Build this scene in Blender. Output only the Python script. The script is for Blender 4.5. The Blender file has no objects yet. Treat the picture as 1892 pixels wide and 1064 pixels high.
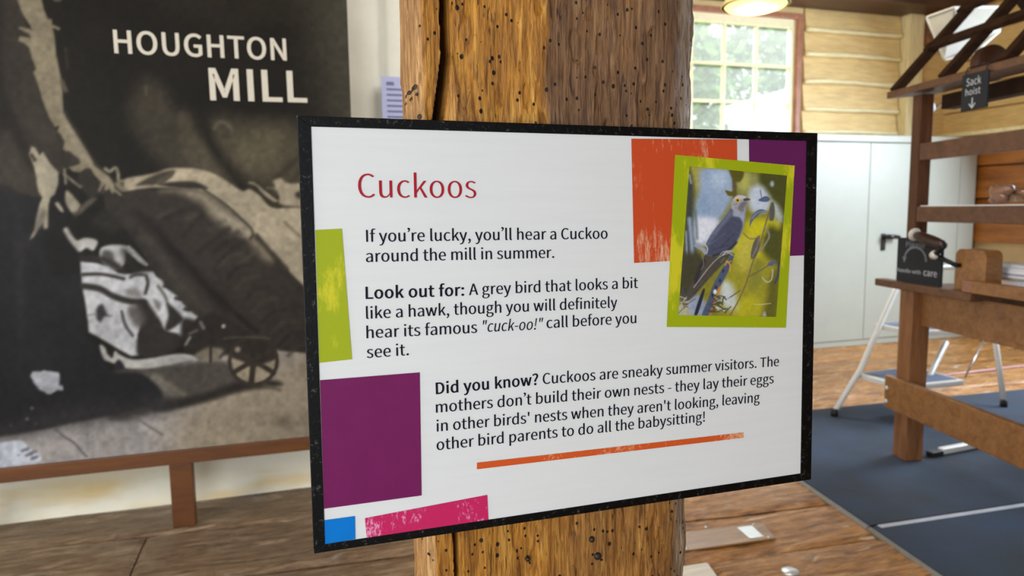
import bpy, bmesh, math, random
import numpy as np
from mathutils import Vector, Matrix
R = random.Random(7)
RNG = np.random.default_rng(5)
SC = bpy.context.scene
COL = SC.collection

# ---------------------------------------------------------------- camera, sky, lights, exposure
FPX, CX, CY = 1305.0, 946.0, 532.0           # focal length in pixels of the 1892x1064 frame
_p = math.radians(6.3); _L = FPX / math.tan(_p)
_d = np.array([math.tan(math.radians(.7)) * _L, _L, FPX]); _d /= np.linalg.norm(_d)
_X = np.array([5150 - CX, 0, FPX]); _X[1] = -(_X[0] * _d[0] + FPX * _d[2]) / _d[1]; _X /= np.linalg.norm(_X)
CAMM = np.array([_X, np.cross(-_d, _X), -_d])     # camera axes (right, down, forward) -> world
CAMP = np.array([0, 0, 1.25])
cam = bpy.data.cameras.new('camera')
cam.sensor_width = 36; cam.lens = FPX / 1892 * 36
cam.clip_start = .02; cam.clip_end = 200
cam.dof.use_dof = True; cam.dof.focus_distance = .82; cam.dof.aperture_fstop = 6.7; cam.dof.aperture_blades = 0
co = bpy.data.objects.new('camera', cam); COL.objects.link(co)
m4 = Matrix.Identity(4)
for i in range(3):
    m4[i][0] = CAMM[i][0]; m4[i][1] = -CAMM[i][1]; m4[i][2] = -CAMM[i][2]; m4[i][3] = CAMP[i]
co.matrix_world = m4
SC.camera = co
W = bpy.data.worlds.new('sky'); SC.world = W; W.use_nodes = True
bg = W.node_tree.nodes['Background']; bg.inputs[0].default_value = (.89, .95, 1, 1); bg.inputs[1].default_value = 1.25
SC.view_settings.view_transform = 'Standard'; SC.view_settings.look = 'None'
SC.view_settings.gamma = 1; SC.view_settings.use_curve_mapping = False
SC.view_settings.exposure = .1

def lamp(name, kind, loc, aim, energy, color=(1, 1, 1), size=None, size_y=None, angle=None):
    l = bpy.data.lights.new(name, kind); l.energy = energy; l.color = color
    if size: l.shape = 'RECTANGLE'; l.size = size; l.size_y = size_y or size
    if angle is not None: l.angle = angle
    o = bpy.data.objects.new(name, l); COL.objects.link(o); o.location = loc
    o.rotation_euler = (Vector(aim) - Vector(loc)).to_track_quat('-Z', 'Y').to_euler()
    return o
lamp('sun', 'SUN', (0, -4, 8), (0, 0, 2.5), 3.0, (1, .95, .86), angle=.02)
lamp('side_window_daylight', 'AREA', (6.0, 3.2, 2.1), (3.0, 2.9, .3), 150, (.74, .86, 1), 1.6, 1.2)
lamp('left_window_daylight', 'AREA', (-3.2, .6, 2.0), (-.4, 3.1, .5), 80, (1, .98, .93), 1.2, 1.2)
lamp('front_fill', 'AREA', (-1.3, -1.3, 1.2), (-.1, 3.1, .7), 33, (.84, .93, 1), 1.4, 1.2)  # unseen fill added behind the camera to brighten the left wall
lamp('overhead_fill', 'AREA', (1.25, 1.85, 2.95), (.9, 3.0, .9), 26, (.95, .98, 1), .9, .9)  # unseen fill added overhead for the left wall and right floor
lamp('back_window_daylight', 'AREA', (4.2, 6.7, 4.1), (3.5, 3.9, 0), 380, (.97, .99, 1), 1.6, 1.0)
lamp('back_room_fill', 'AREA', (3.7, 3.7, 3.2), (4.6, 5.2, 1.6), 20, (1, .93, .78), .8, .8)  # unseen warm fill added to brighten the back wall boards

# ---------------------------------------------------------------- measuring
def ray(x, y): return CAMM @ np.array([(x - CX) / FPX, (y - CY) / FPX, 1.0])
def on_floor(x, y, z=0.0):
    r = ray(x, y); return CAMP + r * ((z - CAMP[2]) / r[2])
def on_wall(x, y, Y):
    r = ray(x, y); return CAMP + r * (Y / r[1])
def on_plane(x, y, P, n):
    r = ray(x, y); return CAMP + r * (np.dot(np.array(P) - CAMP, n) / np.dot(r, n))
def proj(P):
    q = (np.asarray(P) - CAMP) @ CAMM
    return CX + FPX * q[..., 0] / q[..., 2], CY + FPX * q[..., 1] / q[..., 2]

# ---------------------------------------------------------------- objects
BASE = {}
def props(o, label=None, cat=None, group=None, kind=None):
    if label: o['label'] = label
    if cat: o['category'] = cat
    if group: o['group'] = group
    if kind: o['kind'] = kind
    return o
def thing(name, label, cat, loc, group=None):
    o = bpy.data.objects.new(name, None); COL.objects.link(o); o.location = loc; o.empty_display_size = .05
    BASE[o.name] = np.array(loc, float)
    return props(o, label, cat, group)
def obj(name, me, mat, parent=None, loc=(0, 0, 0), smooth=False):
    """me: a bmesh or a Mesh in world coordinates"""
    if isinstance(me, bmesh.types.BMesh):
        bm = me; me = bpy.data.meshes.new(name)
        bmesh.ops.recalc_face_normals(bm, faces=bm.faces[:]); bm.to_mesh(me); bm.free()
    if smooth:
        for p in me.polygons: p.use_smooth = True
    base = BASE[parent.name] if parent is not None else np.array(loc, float)
    me.transform(Matrix.Translation(-Vector(base)))
    if mat: me.materials.append(mat)
    o = bpy.data.objects.new(name, me); COL.objects.link(o)
    if parent is not None: o.parent = parent
    else: o.location = loc
    BASE[o.name] = base
    return o
def structure(name, me, mat, **k):
    o = obj(name, me, mat, **k); o['kind'] = 'structure'; return o
def copy_thing(o, loc, label=None):
    c = o.copy(); COL.objects.link(c); c.location = loc; BASE[c.name] = np.array(loc, float)
    if label: c['label'] = label
    for ch in list(o.children):
        d = ch.copy(); COL.objects.link(d); d.parent = c
        for g in list(ch.children):
            e = g.copy(); COL.objects.link(e); e.parent = d
    return c

# ---------------------------------------------------------------- shapes
def BM(): return bmesh.new()
def hexa(bm, c, bevel=0.0):
    """box from 8 corners: bottom ring 0-3, top ring 4-7"""
    v = [bm.verts.new(tuple(p)) for p in c]
    fs = [bm.faces.new([v[i] for i in f]) for f in ((3, 2, 1, 0), (4, 5, 6, 7), (0, 1, 5, 4), (1, 2, 6, 5), (2, 3, 7, 6), (3, 0, 4, 7))]
    if bevel:
        es = {e for f in fs for e in f.edges}
        bmesh.ops.bevel(bm, geom=list(es), offset=bevel, segments=2, affect='EDGES', profile=.6)
    return bm
def box(bm, lo, hi, bevel=0.0):
    (a, b, c), (d, e, f) = lo, hi
    return hexa(bm, [(a, b, c), (d, b, c), (d, e, c), (a, e, c), (a, b, f), (d, b, f), (d, e, f), (a, e, f)], bevel)
def bar(bm, p, q, a, b, up=(0, 0, 1), bevel=0.0):
    """beam from p to q, a wide across, b thick along 'up'"""
    p, q, up = Vector(p), Vector(q), Vector(up)
    d = (q - p).normalized(); s = d.cross(up).normalized(); u = s.cross(d).normalized()
    s *= a / 2; u *= b / 2
    return hexa(bm, [p - s - u, p + s - u, q + s - u, q - s - u, p - s + u, p + s + u, q + s + u, q - s + u], bevel)
def tube(bm, pts, r, seg=12, caps=True):
    pts = [Vector(p) for p in pts]; rr = r if isinstance(r, (list, tuple)) else [r] * len(pts)
    rings = []; up = None
    for i, p in enumerate(pts):
        d = (pts[min(i + 1, len(pts) - 1)] - pts[max(i - 1, 0)]).normalized()
        if up is None:
            up = Vector((0, 0, 1)) if abs(d.z) < .9 else Vector((1, 0, 0))
        s = d.cross(up).normalized(); up = s.cross(d).normalized()
        rings.append([bm.verts.new(p + (s * math.cos(t) + up * math.sin(t)) * rr[i]) for t in [2 * math.pi * k / seg for k in range(seg)]])
    for A, B in zip(rings, rings[1:]):
        for k in range(seg): bm.faces.new((A[k], A[(k + 1) % seg], B[(k + 1) % seg], B[k]))
    if caps:
        bm.faces.new(rings[0][::-1]); bm.faces.new(rings[-1])
    return bm
def lathe(bm, prof, center, axis=(0, 0, 1), seg=32):
    ax = Vector(axis).normalized(); rot = Vector((0, 0, 1)).rotation_difference(ax).to_matrix(); c = Vector(center)
    rings = [[bm.verts.new(c + rot @ Vector((r * math.cos(t), r * math.sin(t), z))) for t in [2 * math.pi * k / seg for k in range(seg)]] for r, z in prof]
    for A, B in zip(rings, rings[1:]):
        for k in range(seg): bm.faces.new((A[k], A[(k + 1) % seg], B[(k + 1) % seg], B[k]))
    if prof[0][0] > 1e-6: bm.faces.new(rings[0][::-1])
    if prof[-1][0] > 1e-6: bm.faces.new(rings[-1])
    bmesh.ops.remove_doubles(bm, verts=bm.verts[:], dist=1e-7)
    return bm
def blob(bm, c, r, rot=None):
    g = bmesh.ops.create_icosphere(bm, subdivisions=3, radius=1)
    M = Matrix.Translation(Vector(c)) @ (rot.to_4x4() if rot else Matrix.Identity(4)) @ Matrix.Diagonal((*r, 1))
    bmesh.ops.transform(bm, matrix=M, verts=g['verts'])
    return bm
def prism(bm, poly, off):
    """extrude a planar polygon (world points) by a vector"""
    n = len(poly); o = Vector(off)
    a = [bm.verts.new(tuple(p)) for p in poly]; b = [bm.verts.new(Vector(tuple(p)) + o) for p in poly]
    bm.faces.new(a); bm.faces.new(b[::-1])
    for i in range(n): bm.faces.new((a[i], b[i], b[(i + 1) % n], a[(i + 1) % n]))
    return bm
def grid_mesh(name, P, col=None):
    h, w = P.shape[:2]
    idx = np.arange(h * w).reshape(h, w)
    f = np.stack([idx[:-1, :-1], idx[:-1, 1:], idx[1:, 1:], idx[1:, :-1]], -1).reshape(-1, 4)
    me = bpy.data.meshes.new(name); me.from_pydata(P.reshape(-1, 3).tolist(), [], f.tolist()); me.update()
    if col is not None:
        at = me.color_attributes.new('Col', 'FLOAT_COLOR', 'POINT')
        c4 = np.ones((h * w, 4), np.float32); c4[:, :3] = col.reshape(-1, 3)
        at.data.foreach_set('color', c4.ravel())
    return me

# ---------------------------------------------------------------- noise and painting
def vnoise(x, y, seed=0):
    g = np.random.default_rng(seed).random((256, 256))
    xi = np.floor(x).astype(int); yi = np.floor(y).astype(int)
    fx = x - xi; fy = y - yi; fx = fx * fx * (3 - 2 * fx); fy = fy * fy * (3 - 2 * fy)
    a = g[yi % 256, xi % 256]; b = g[yi % 256, (xi + 1) % 256]; c = g[(yi + 1) % 256, xi % 256]; d = g[(yi + 1) % 256, (xi + 1) % 256]
    return (a * (1 - fx) + b * fx) * (1 - fy) + (c * (1 - fx) + d * fx) * fy * 1.0
def fbm(x, y, seed=0, oct=4):
    s = 0; a = .5
    for k in range(oct): s = s + a * vnoise(x * 2 ** k, y * 2 ** k, seed + k); a *= .5
    return s / (1 - .5 ** oct)
def lin(c):
    c = np.asarray(c, float) / 255.0
    return np.where(c <= .04045, c / 12.92, ((c + .055) / 1.055) ** 2.4)

class Pts(list):
    s = 1.0
class Canvas:
    """a little painter for printed pictures, in the print's own coordinates"""
    def __init__(s, x0, y0, x1, y1, k, base):
        s.x0, s.y0, s.k = x0, y0, k
        s.h, s.w = int((y1 - y0) * k), int((x1 - x0) * k)
        s.a = np.empty((s.h, s.w, 3)); s.a[:] = base
        s.X, s.Y = np.meshgrid(x0 + (np.arange(s.w) + .5) / k, y0 + (np.arange(s.h) + .5) / k)
        s.T = (1, 0, 0); s.wob = 0; s.n = 0
    def view(s, scale, ox, oy): s.T = (1 / scale, ox, oy)
    def _pts(s, pts): return [(p[0] * s.T[0] + s.T[1], p[1] * s.T[0] + s.T[2]) for p in pts]
    def _box(s, p, pad):
        xs = [q[0] for q in p]; ys = [q[1] for q in p]
        i0 = max(0, int((min(xs) - pad - s.x0) * s.k)); i1 = min(s.w, int((max(xs) + pad - s.x0) * s.k) + 2)
        j0 = max(0, int((min(ys) - pad - s.y0) * s.k)); j1 = min(s.h, int((max(ys) + pad - s.y0) * s.k) + 2)
        return slice(j0, j1), slice(i0, i1)
    def _xy(s, b, wob):
        X, Y = s.X[b], s.Y[b]
        if wob:
            s.n += 3
            X = X + (fbm(X / 9, Y / 9, s.n) - .5) * wob * 2; Y = Y + (fbm(X / 9 + 40, Y / 9 + 7, s.n + 50) - .5) * wob * 2
        return X, Y
    def _seg(s, X, Y, p, closed):
        d = np.full(X.shape, 1e9)
        n = len(p)
        for i in range(n if closed else n - 1):
            (ax, ay), (bx, by) = p[i], p[(i + 1) % n]
            vx, vy = bx - ax, by - ay; L = vx * vx + vy * vy + 1e-9
            t = np.clip(((X - ax) * vx + (Y - ay) * vy) / L, 0, 1)
            d = np.minimum(d, (X - ax - t * vx) ** 2 + (Y - ay - t * vy) ** 2)
        return np.sqrt(d)
    def _mix(s, b, m, color, alpha):
        c = np.array(color if isinstance(color, (tuple, list)) else (color,) * 3, float)
        m = (m * alpha)[..., None]
        s.a[b] = s.a[b] * (1 - m) + c * m
    def smooth(s, p, closed=True, n=4):
        out = []; N = len(p)
        for i in range(N if closed else N - 1):
            g = (lambda j: p[j % N]) if closed else (lambda j: p[min(max(j, 0), N - 1)])
            p0, p1, p2, p3 = g(i - 1), g(i), g(i + 1), g(i + 2)
            for k in range(n):
                t = k / n
                out.append(tuple(.5 * (2 * p1[a] + (p2[a] - p0[a]) * t + (2 * p0[a] - 5 * p1[a] + 4 * p2[a] - p3[a]) * t * t + (3 * p1[a] - p0[a] - 3 * p2[a] + p3[a]) * t ** 3) for a in (0, 1)))
        if not closed: out.append(p[-1])
        return out
    def fill(s, pts, color, soft=1.2, alpha=1.0, wob=0, sm=True):
        p = s._pts(pts)
        if sm: p = s.smooth(p)
        b = s._box(p, soft * 2 + wob + 2); X, Y = s._xy(b, wob)
        if X.size == 0: return
        ins = np.zeros(X.shape, bool); n = len(p)
        for i in range(n):
            (ax, ay), (bx, by) = p[i], p[(i + 1) % n]
            if ay == by: continue
            ins ^= ((ay > Y) != (by > Y)) & (X < (bx - ax) * (Y - ay) / (by - ay) + ax)
        d = s._seg(X, Y, p, True); d = np.where(ins, d, -d)
        t = np.clip(d / soft * .5 + .5, 0, 1)
        s._mix(b, t * t * (3 - 2 * t), color, alpha)
    def line(s, pts, width, color, soft=1.0, alpha=1.0, wob=0, sm=True):
        p = s._pts(pts); width = width * s.T[0] / getattr(pts, 's', 1.0)
        if sm and len(p) > 2: p = s.smooth(p, False)
        b = s._box(p, width + soft * 2 + 2); X, Y = s._xy(b, wob)
        if X.size == 0: return
        d = width / 2 - s._seg(X, Y, p, False)
        t = np.clip(d / soft * .5 + .5, 0, 1)
        s._mix(b, t * t * (3 - 2 * t), color, alpha)
    def oval(s, c, rx, ry, color, soft=1.2, alpha=1.0, wob=0):
        s.fill([(c[0] + rx * math.cos(t), c[1] + ry * math.sin(t)) for t in [2 * math.pi * k / 12 for k in range(12)]], color, soft, alpha, wob)
    def sample(s, x, y):
        u = np.clip((x - s.x0) * s.k - .5, 0, s.w - 1.001); v = np.clip((y - s.y0) * s.k - .5, 0, s.h - 1.001)
        i = u.astype(int); j = v.astype(int); fu = (u - i)[..., None]; fv = (v - j)[..., None]
        A = s.a
        return (A[j, i] * (1 - fu) + A[j, i + 1] * fu) * (1 - fv) + (A[j + 1, i] * (1 - fu) + A[j + 1, i + 1] * fu) * fv

# ---------------------------------------------------------------- lettering
GLYPHS = {
 ' ': [314, [
 ]],
 '!': [453, [
  [[176, 507, 182, 310, 211, 310], [241, 310, 270, 310, 276, 507], [282, 705, 287, 903, 288, 952], [289, 1000, 290, 1049, 247, 1049], [204, 1049, 161, 1049, 162, 1000], [163, 952, 164, 903, 170, 705]],
  [[175, -18, 225, -18, 277, -18], [318, 21, 318, 78, 318, 137], [277, 176, 225, 176, 175, 176], [133, 137, 133, 78, 133, 21]],
 ]],
 '"': [664, [
  [[146, 763, 154, 676, 181, 676], [207, 676, 234, 676, 242, 763], [250, 850, 258, 937, 259, 985], [260, 1032, 261, 1080, 216, 1080], [171, 1080, 126, 1080, 127, 1032], [128, 985, 129, 937, 137, 850]],
  [[421, 763, 430, 676, 456, 676], [481, 676, 507, 676, 516, 763], [525, 850, 534, 937, 535, 985], [535, 1032, 536, 1080, 491, 1080], [446, 1080, 401, 1080, 401, 1032], [402, 985, 403, 937, 412, 850]],
 ]],
 "'": [390, [
  [[146, 763, 154, 676, 181, 676], [207, 676, 234, 676, 242, 763], [250, 850, 258, 937, 259, 985], [260, 1032, 261, 1080, 216, 1080], [171, 1080, 126, 1080, 127, 1032], [128, 985, 129, 937, 137, 850]],
 ]],
 ',': [390, [
  [[95, -241, 105, -266, 231, -213], [310, -108, 310, 27, 310, 120], [269, 176, 202, 176, 150, 176], [105, 143, 105, 87, 105, 31], [148, -3, 199, -3, 204, -2], [209, -2, 214, -1, 213, -85], [161, -153, 74, -190, 85, -216]],
 ]],
 '-': [486, [
  [[64, 376, 64, 343, 184, 343], [303, 343, 423, 343, 423, 376], [423, 408, 423, 441, 303, 441], [184, 441, 64, 441, 64, 408]],
 ]],
 '.': [390, [
  [[143, -18, 195, -18, 245, -18], [287, 21, 287, 78, 287, 137], [245, 176, 195, 176, 143, 176], [102, 137, 102, 78, 102, 21]],
 ]],
 ':': [390, [
  [[143, 546, 195, 546, 245, 546], [287, 585, 287, 644, 287, 702], [245, 742, 195, 742, 143, 742], [102, 702, 102, 644, 102, 585]],
  [[143, -18, 195, -18, 245, -18], [287, 21, 287, 78, 287, 137], [245, 176, 195, 176, 143, 176], [102, 137, 102, 78, 102, 21]],
 ]],
 '?': [664, [
  [[216, 553, 249, 310, 287, 310], [325, 310, 363, 310, 338, 529], [590, 612, 590, 818, 590, 972], [486, 1067, 328, 1067, 214, 1067], [125, 1013, 60, 938, 85, 916], [109, 894, 133, 871, 182, 927], [244, 961, 314, 961, 415, 961], [465, 894, 465, 810, 465, 643]],
  [[258, -18, 310, -18, 361, -18], [403, 21, 403, 78, 403, 137], [361, 176, 310, 176, 258, 176], [218, 137, 218, 78, 218, 21]],
 ]],
 'A': [852, [
  [[121, 342, 6, 0, 49, 0], [92, 0, 136, 0, 169, 105], [202, 209, 235, 314, 360, 314], [486, 314, 611, 314, 643, 209], [676, 105, 709, 0, 754, 0], [800, 0, 846, 0, 730, 342], [613, 684, 497, 1027, 449, 1027], [401, 1027, 353, 1027, 237, 684]],
  [[371, 416, 268, 416, 284, 469], [301, 521, 318, 574, 354, 690], [388, 801, 420, 922, 422, 922], [424, 922, 426, 922, 459, 803], [492, 690, 529, 574, 546, 521], [562, 469, 578, 416, 475, 416]],
 ]],
 'C': [894, [
  [[272, -18, 528, -18, 661, -18], [762, 35, 843, 129, 819, 156], [796, 184, 772, 211, 706, 139], [632, 95, 534, 95, 338, 95], [214, 258, 214, 517, 214, 773], [345, 931, 538, 931, 626, 931], [693, 892, 748, 835, 771, 863], [795, 891, 818, 919, 759, 985], [661, 1045, 536, 1045, 276, 1045], [81, 845, 81, 513, 81, 179]],
 ]],
 'D': [964, [
  [[141, 342, 141, 0, 229, 0], [316, 0, 403, 0, 713, 0], [881, 192, 881, 517, 881, 845], [713, 1027, 398, 1027, 312, 1027], [227, 1027, 141, 1027, 141, 684]],
  [[309, 106, 270, 106, 270, 378], [270, 650, 270, 922, 309, 922], [348, 922, 387, 922, 629, 922], [748, 777, 748, 517, 748, 258], [629, 106, 387, 106, 348, 106]],
 ]],
 'G': [965, [
  [[275, -18, 545, -18, 682, -18], [796, 32, 861, 101, 861, 245], [861, 388, 861, 532, 749, 532], [636, 532, 524, 532, 524, 496], [524, 460, 524, 424, 597, 424], [669, 424, 742, 424, 742, 335], [742, 245, 742, 155, 702, 118], [630, 95, 557, 95, 338, 95], [214, 258, 214, 517, 214, 773], [349, 931, 556, 931, 658, 931], [725, 888, 777, 835, 801, 863], [824, 891, 847, 919, 789, 980], [695, 1045, 552, 1045, 280, 1045], [81, 845, 81, 513, 81, 179]],
 ]],
 'H': [1020, [
  [[141, 342, 141, 0, 184, 0], [227, 0, 270, 0, 270, 162], [270, 323, 270, 485, 430, 485], [590, 485, 749, 485, 749, 323], [749, 162, 749, 0, 793, 0], [836, 0, 880, 0, 880, 342], [880, 684, 880, 1027, 836, 1027], [793, 1027, 749, 1027, 749, 883], [749, 740, 749, 597, 590, 597], [430, 597, 270, 597, 270, 740], [270, 883, 270, 1027, 227, 1027], [184, 1027, 141, 1027, 141, 684]],
 ]],
 'I': [411, [
  [[141, 342, 141, 0, 184, 0], [227, 0, 270, 0, 270, 342], [270, 684, 270, 1027, 227, 1027], [184, 1027, 141, 1027, 141, 684]],
 ]],
 'L': [761, [
  [[141, 342, 141, 0, 334, 0], [527, 0, 720, 0, 720, 37], [720, 74, 720, 111, 570, 111], [420, 111, 270, 111, 270, 416], [270, 721, 270, 1027, 227, 1027], [184, 1027, 141, 1027, 141, 684]],
 ]],
 'M': [1138, [
  [[141, 342, 141, 0, 180, 0], [219, 0, 258, 0, 258, 190], [258, 379, 258, 569, 258, 657], [249, 782, 241, 871, 243, 871], [245, 871, 246, 871, 274, 793], [302, 715, 329, 637, 394, 459], [459, 282, 524, 104, 553, 104], [582, 104, 611, 104, 675, 282], [739, 459, 804, 637, 831, 715], [859, 793, 887, 871, 888, 871], [890, 871, 892, 871, 885, 782], [875, 657, 875, 569, 875, 379], [875, 190, 875, 0, 915, 0], [956, 0, 996, 0, 996, 342], [996, 684, 996, 1027, 944, 1027], [892, 1027, 840, 1027, 775, 844], [710, 661, 644, 478, 620, 408], [599, 335, 573, 263, 571, 263], [569, 263, 567, 263, 542, 335], [520, 408, 493, 478, 428, 661], [362, 844, 297, 1027, 245, 1027], [193, 1027, 141, 1027, 141, 684]],
 ]],
 'N': [1013, [
  [[141, 342, 141, 0, 182, 0], [223, 0, 263, 0, 263, 180], [263, 359, 263, 539, 263, 647], [254, 756, 248, 860, 250, 860], [252, 860, 254, 860, 290, 789], [327, 719, 364, 648, 489, 432], [613, 216, 738, 0, 782, 0], [827, 0, 871, 0, 871, 342], [871, 684, 871, 1027, 830, 1027], [789, 1027, 748, 1027, 748, 849], [748, 671, 748, 493, 748, 387], [758, 270, 766, 168, 764, 168], [761, 168, 759, 168, 722, 239], [685, 309, 648, 380, 523, 595], [398, 811, 273, 1027, 229, 1027], [185, 1027, 141, 1027, 141, 684]],
 ]],
 'O': [1040, [
  [[262, -18, 520, -18, 777, -18], [958, 188, 958, 517, 958, 846], [777, 1045, 520, 1045, 262, 1045], [81, 846, 81, 517, 81, 188]],
  [[704, 95, 520, 95, 335, 95], [214, 261, 214, 517, 214, 773], [335, 931, 520, 931, 704, 931], [825, 773, 825, 517, 825, 261]],
 ]],
 'P': [887, [
  [[141, 342, 141, 0, 184, 0], [227, 0, 270, 0, 270, 136], [270, 273, 270, 409, 327, 409], [383, 409, 440, 409, 665, 409], [818, 508, 818, 725, 818, 950], [664, 1027, 434, 1027, 337, 1027], [239, 1027, 141, 1027, 141, 684]],
  [[321, 514, 270, 514, 270, 650], [270, 786, 270, 922, 319, 922], [368, 922, 417, 922, 598, 922], [689, 875, 689, 725, 689, 578], [604, 514, 423, 514, 372, 514]],
 ]],
 'S': [835, [
  [[280, -18, 426, -18, 640, -18], [775, 111, 775, 273, 775, 426], [682, 496, 563, 548, 514, 569], [466, 590, 417, 611, 338, 644], [246, 682, 246, 783, 246, 874], [322, 931, 438, 931, 534, 931], [609, 895, 672, 836, 695, 864], [717, 891, 739, 919, 668, 993], [560, 1045, 438, 1045, 252, 1045], [115, 931, 115, 773, 115, 623], [228, 550, 324, 510, 373, 488], [422, 467, 471, 445, 569, 402], [643, 368, 643, 262, 643, 162], [563, 95, 427, 95, 321, 95], [217, 146, 144, 223, 119, 193], [93, 163, 67, 133, 155, 41]],
 ]],
 'T': [839, [
  [[354, 306, 354, 0, 398, 0], [441, 0, 485, 0, 485, 306], [485, 612, 485, 917, 588, 917], [692, 917, 796, 917, 796, 954], [796, 990, 796, 1027, 545, 1027], [294, 1027, 43, 1027, 43, 990], [43, 954, 43, 917, 147, 917], [251, 917, 354, 917, 354, 612]],
 ]],
 'U': [1010, [
  [[296, -18, 506, -18, 714, -18], [874, 94, 874, 423, 874, 624], [874, 825, 874, 1027, 832, 1027], [791, 1027, 749, 1027, 749, 824], [749, 622, 749, 420, 749, 174], [641, 95, 506, 95, 371, 95], [266, 174, 266, 420, 266, 622], [266, 824, 266, 1027, 223, 1027], [180, 1027, 137, 1027, 137, 825], [137, 624, 137, 423, 137, 94]],
 ]],
 'a': [789, [
  [[176, -18, 304, -18, 398, -18], [483, 31, 556, 91, 557, 91], [559, 91, 560, 91, 564, 61], [568, 30, 571, 0, 606, 0], [641, 0, 676, 0, 676, 156], [676, 312, 676, 468, 676, 657], [599, 780, 413, 780, 290, 780], [183, 725, 115, 681, 131, 651], [148, 622, 164, 592, 224, 633], [304, 674, 392, 674, 517, 674], [549, 580, 549, 482, 225, 445], [83, 363, 83, 197, 83, 60]],
  [[413, 85, 340, 85, 265, 85], [206, 119, 206, 206, 206, 304], [293, 367, 549, 396, 549, 326], [549, 255, 549, 185, 475, 119]],
 ]],
 'b': [866, [
  [[394, -18, 464, -18, 637, -18], [794, 132, 794, 392, 794, 627], [688, 780, 492, 780, 406, 780], [322, 732, 252, 674, 254, 719], [256, 764, 258, 810, 258, 911], [258, 1013, 258, 1115, 215, 1115], [172, 1115, 129, 1115, 129, 743], [129, 372, 129, 0, 163, 0], [197, 0, 231, 0, 235, 26], [239, 52, 242, 78, 244, 78], [246, 78, 248, 78, 314, 18]],
  [[569, 90, 443, 90, 392, 90], [324, 109, 258, 168, 258, 302], [258, 435, 258, 569, 329, 636], [396, 672, 459, 672, 605, 672], [661, 560, 661, 391, 661, 203]],
 ]],
 'c': [715, [
  [[227, -18, 429, -18, 520, -18], [606, 18, 675, 77, 656, 106], [638, 135, 619, 164, 571, 122], [510, 88, 440, 88, 300, 88], [204, 204, 204, 380, 204, 555], [305, 672, 444, 672, 503, 672], [552, 646, 595, 606, 617, 634], [638, 662, 660, 690, 606, 738], [538, 780, 438, 780, 242, 780], [73, 633, 73, 380, 73, 127]],
 ]],
 'd': [869, [
  [[197, -18, 388, -18, 479, -18], [560, 31, 619, 90, 620, 90], [622, 90, 623, 90, 627, 60], [631, 30, 634, 0, 669, 0], [704, 0, 739, 0, 739, 372], [739, 743, 739, 1115, 697, 1115], [654, 1115, 611, 1115, 611, 1017], [611, 920, 611, 822, 613, 779], [615, 735, 618, 692, 550, 746], [493, 780, 403, 780, 230, 780], [74, 626, 74, 380, 74, 126]],
  [[486, 90, 416, 90, 283, 90], [206, 197, 206, 381, 206, 555], [304, 672, 426, 672, 489, 672], [548, 650, 611, 592, 611, 459], [611, 326, 611, 193, 548, 123]],
 ]],
 'e': [776, [
  [[234, -18, 437, -18, 539, -18], [620, 15, 686, 59, 671, 87], [656, 116, 641, 144, 584, 106], [525, 84, 451, 84, 307, 84], [207, 188, 199, 350, 370, 350], [541, 350, 711, 350, 714, 370], [717, 395, 717, 423, 717, 640], [608, 780, 413, 780, 239, 780], [73, 627, 73, 380, 73, 129]],
  [[333, 441, 197, 441, 213, 592], [308, 678, 416, 678, 535, 678], [605, 595, 605, 441, 469, 441]],
 ]],
 'f': [455, [
  [[46, 689, 46, 657, 81, 657], [115, 657, 150, 657, 150, 438], [150, 219, 150, 0, 192, 0], [235, 0, 277, 0, 277, 219], [277, 438, 277, 657, 331, 657], [385, 657, 438, 657, 438, 691], [438, 726, 438, 761, 385, 761], [331, 761, 277, 761, 277, 801], [277, 841, 277, 881, 277, 979], [312, 1031, 385, 1031, 412, 1031], [443, 1024, 471, 1010, 480, 1043], [489, 1076, 499, 1109, 464, 1123], [419, 1133, 371, 1133, 220, 1133], [150, 1036, 150, 882, 150, 842], [150, 801, 150, 761, 115, 758], [81, 756, 46, 754, 46, 721]],
 ]],
 'g': [790, [
  [[200, -350, 385, -350, 620, -350], [770, -228, 770, -87, 770, 39], [681, 94, 506, 94, 456, 94], [406, 94, 356, 94, 254, 94], [223, 129, 223, 176, 223, 218], [244, 244, 272, 268, 305, 251], [347, 241, 384, 241, 541, 241], [662, 343, 662, 506, 662, 571], [637, 627, 601, 662, 653, 662], [704, 662, 756, 662, 756, 695], [756, 728, 756, 761, 668, 761], [580, 761, 492, 761, 465, 772], [427, 780, 384, 780, 231, 780], [99, 675, 99, 508, 99, 417], [148, 343, 199, 304, 199, 302], [199, 300, 199, 298, 158, 270], [115, 220, 115, 157, 115, 97], [144, 56, 183, 32, 183, 30], [183, 28, 183, 25, 112, -18], [71, -81, 71, -147, 71, -277]],
  [[472, 328, 384, 328, 297, 328], [223, 398, 223, 508, 223, 620], [296, 686, 384, 686, 475, 686], [546, 620, 546, 508, 546, 398]],
  [[550, -262, 403, -262, 265, -262], [183, -210, 183, -129, 183, -85], [206, -39, 261, 0, 294, -8], [331, -11, 359, -11, 402, -11], [446, -11, 490, -11, 591, -11], [644, -36, 644, -108, 644, -186]],
 ]],
 'h': [850, [
  [[129, 372, 129, 0, 172, 0], [215, 0, 258, 0, 258, 184], [258, 368, 258, 552, 333, 629], [387, 668, 465, 668, 566, 668], [609, 608, 609, 465, 609, 310], [609, 155, 609, 0, 652, 0], [694, 0, 737, 0, 737, 161], [737, 321, 737, 482, 737, 675], [664, 780, 504, 780, 401, 780], [322, 723, 252, 653, 254, 705], [256, 757, 258, 810, 258, 911], [258, 1013, 258, 1115, 215, 1115], [172, 1115, 129, 1115, 129, 743]],
 ]],
 'i': [385, [
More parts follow.
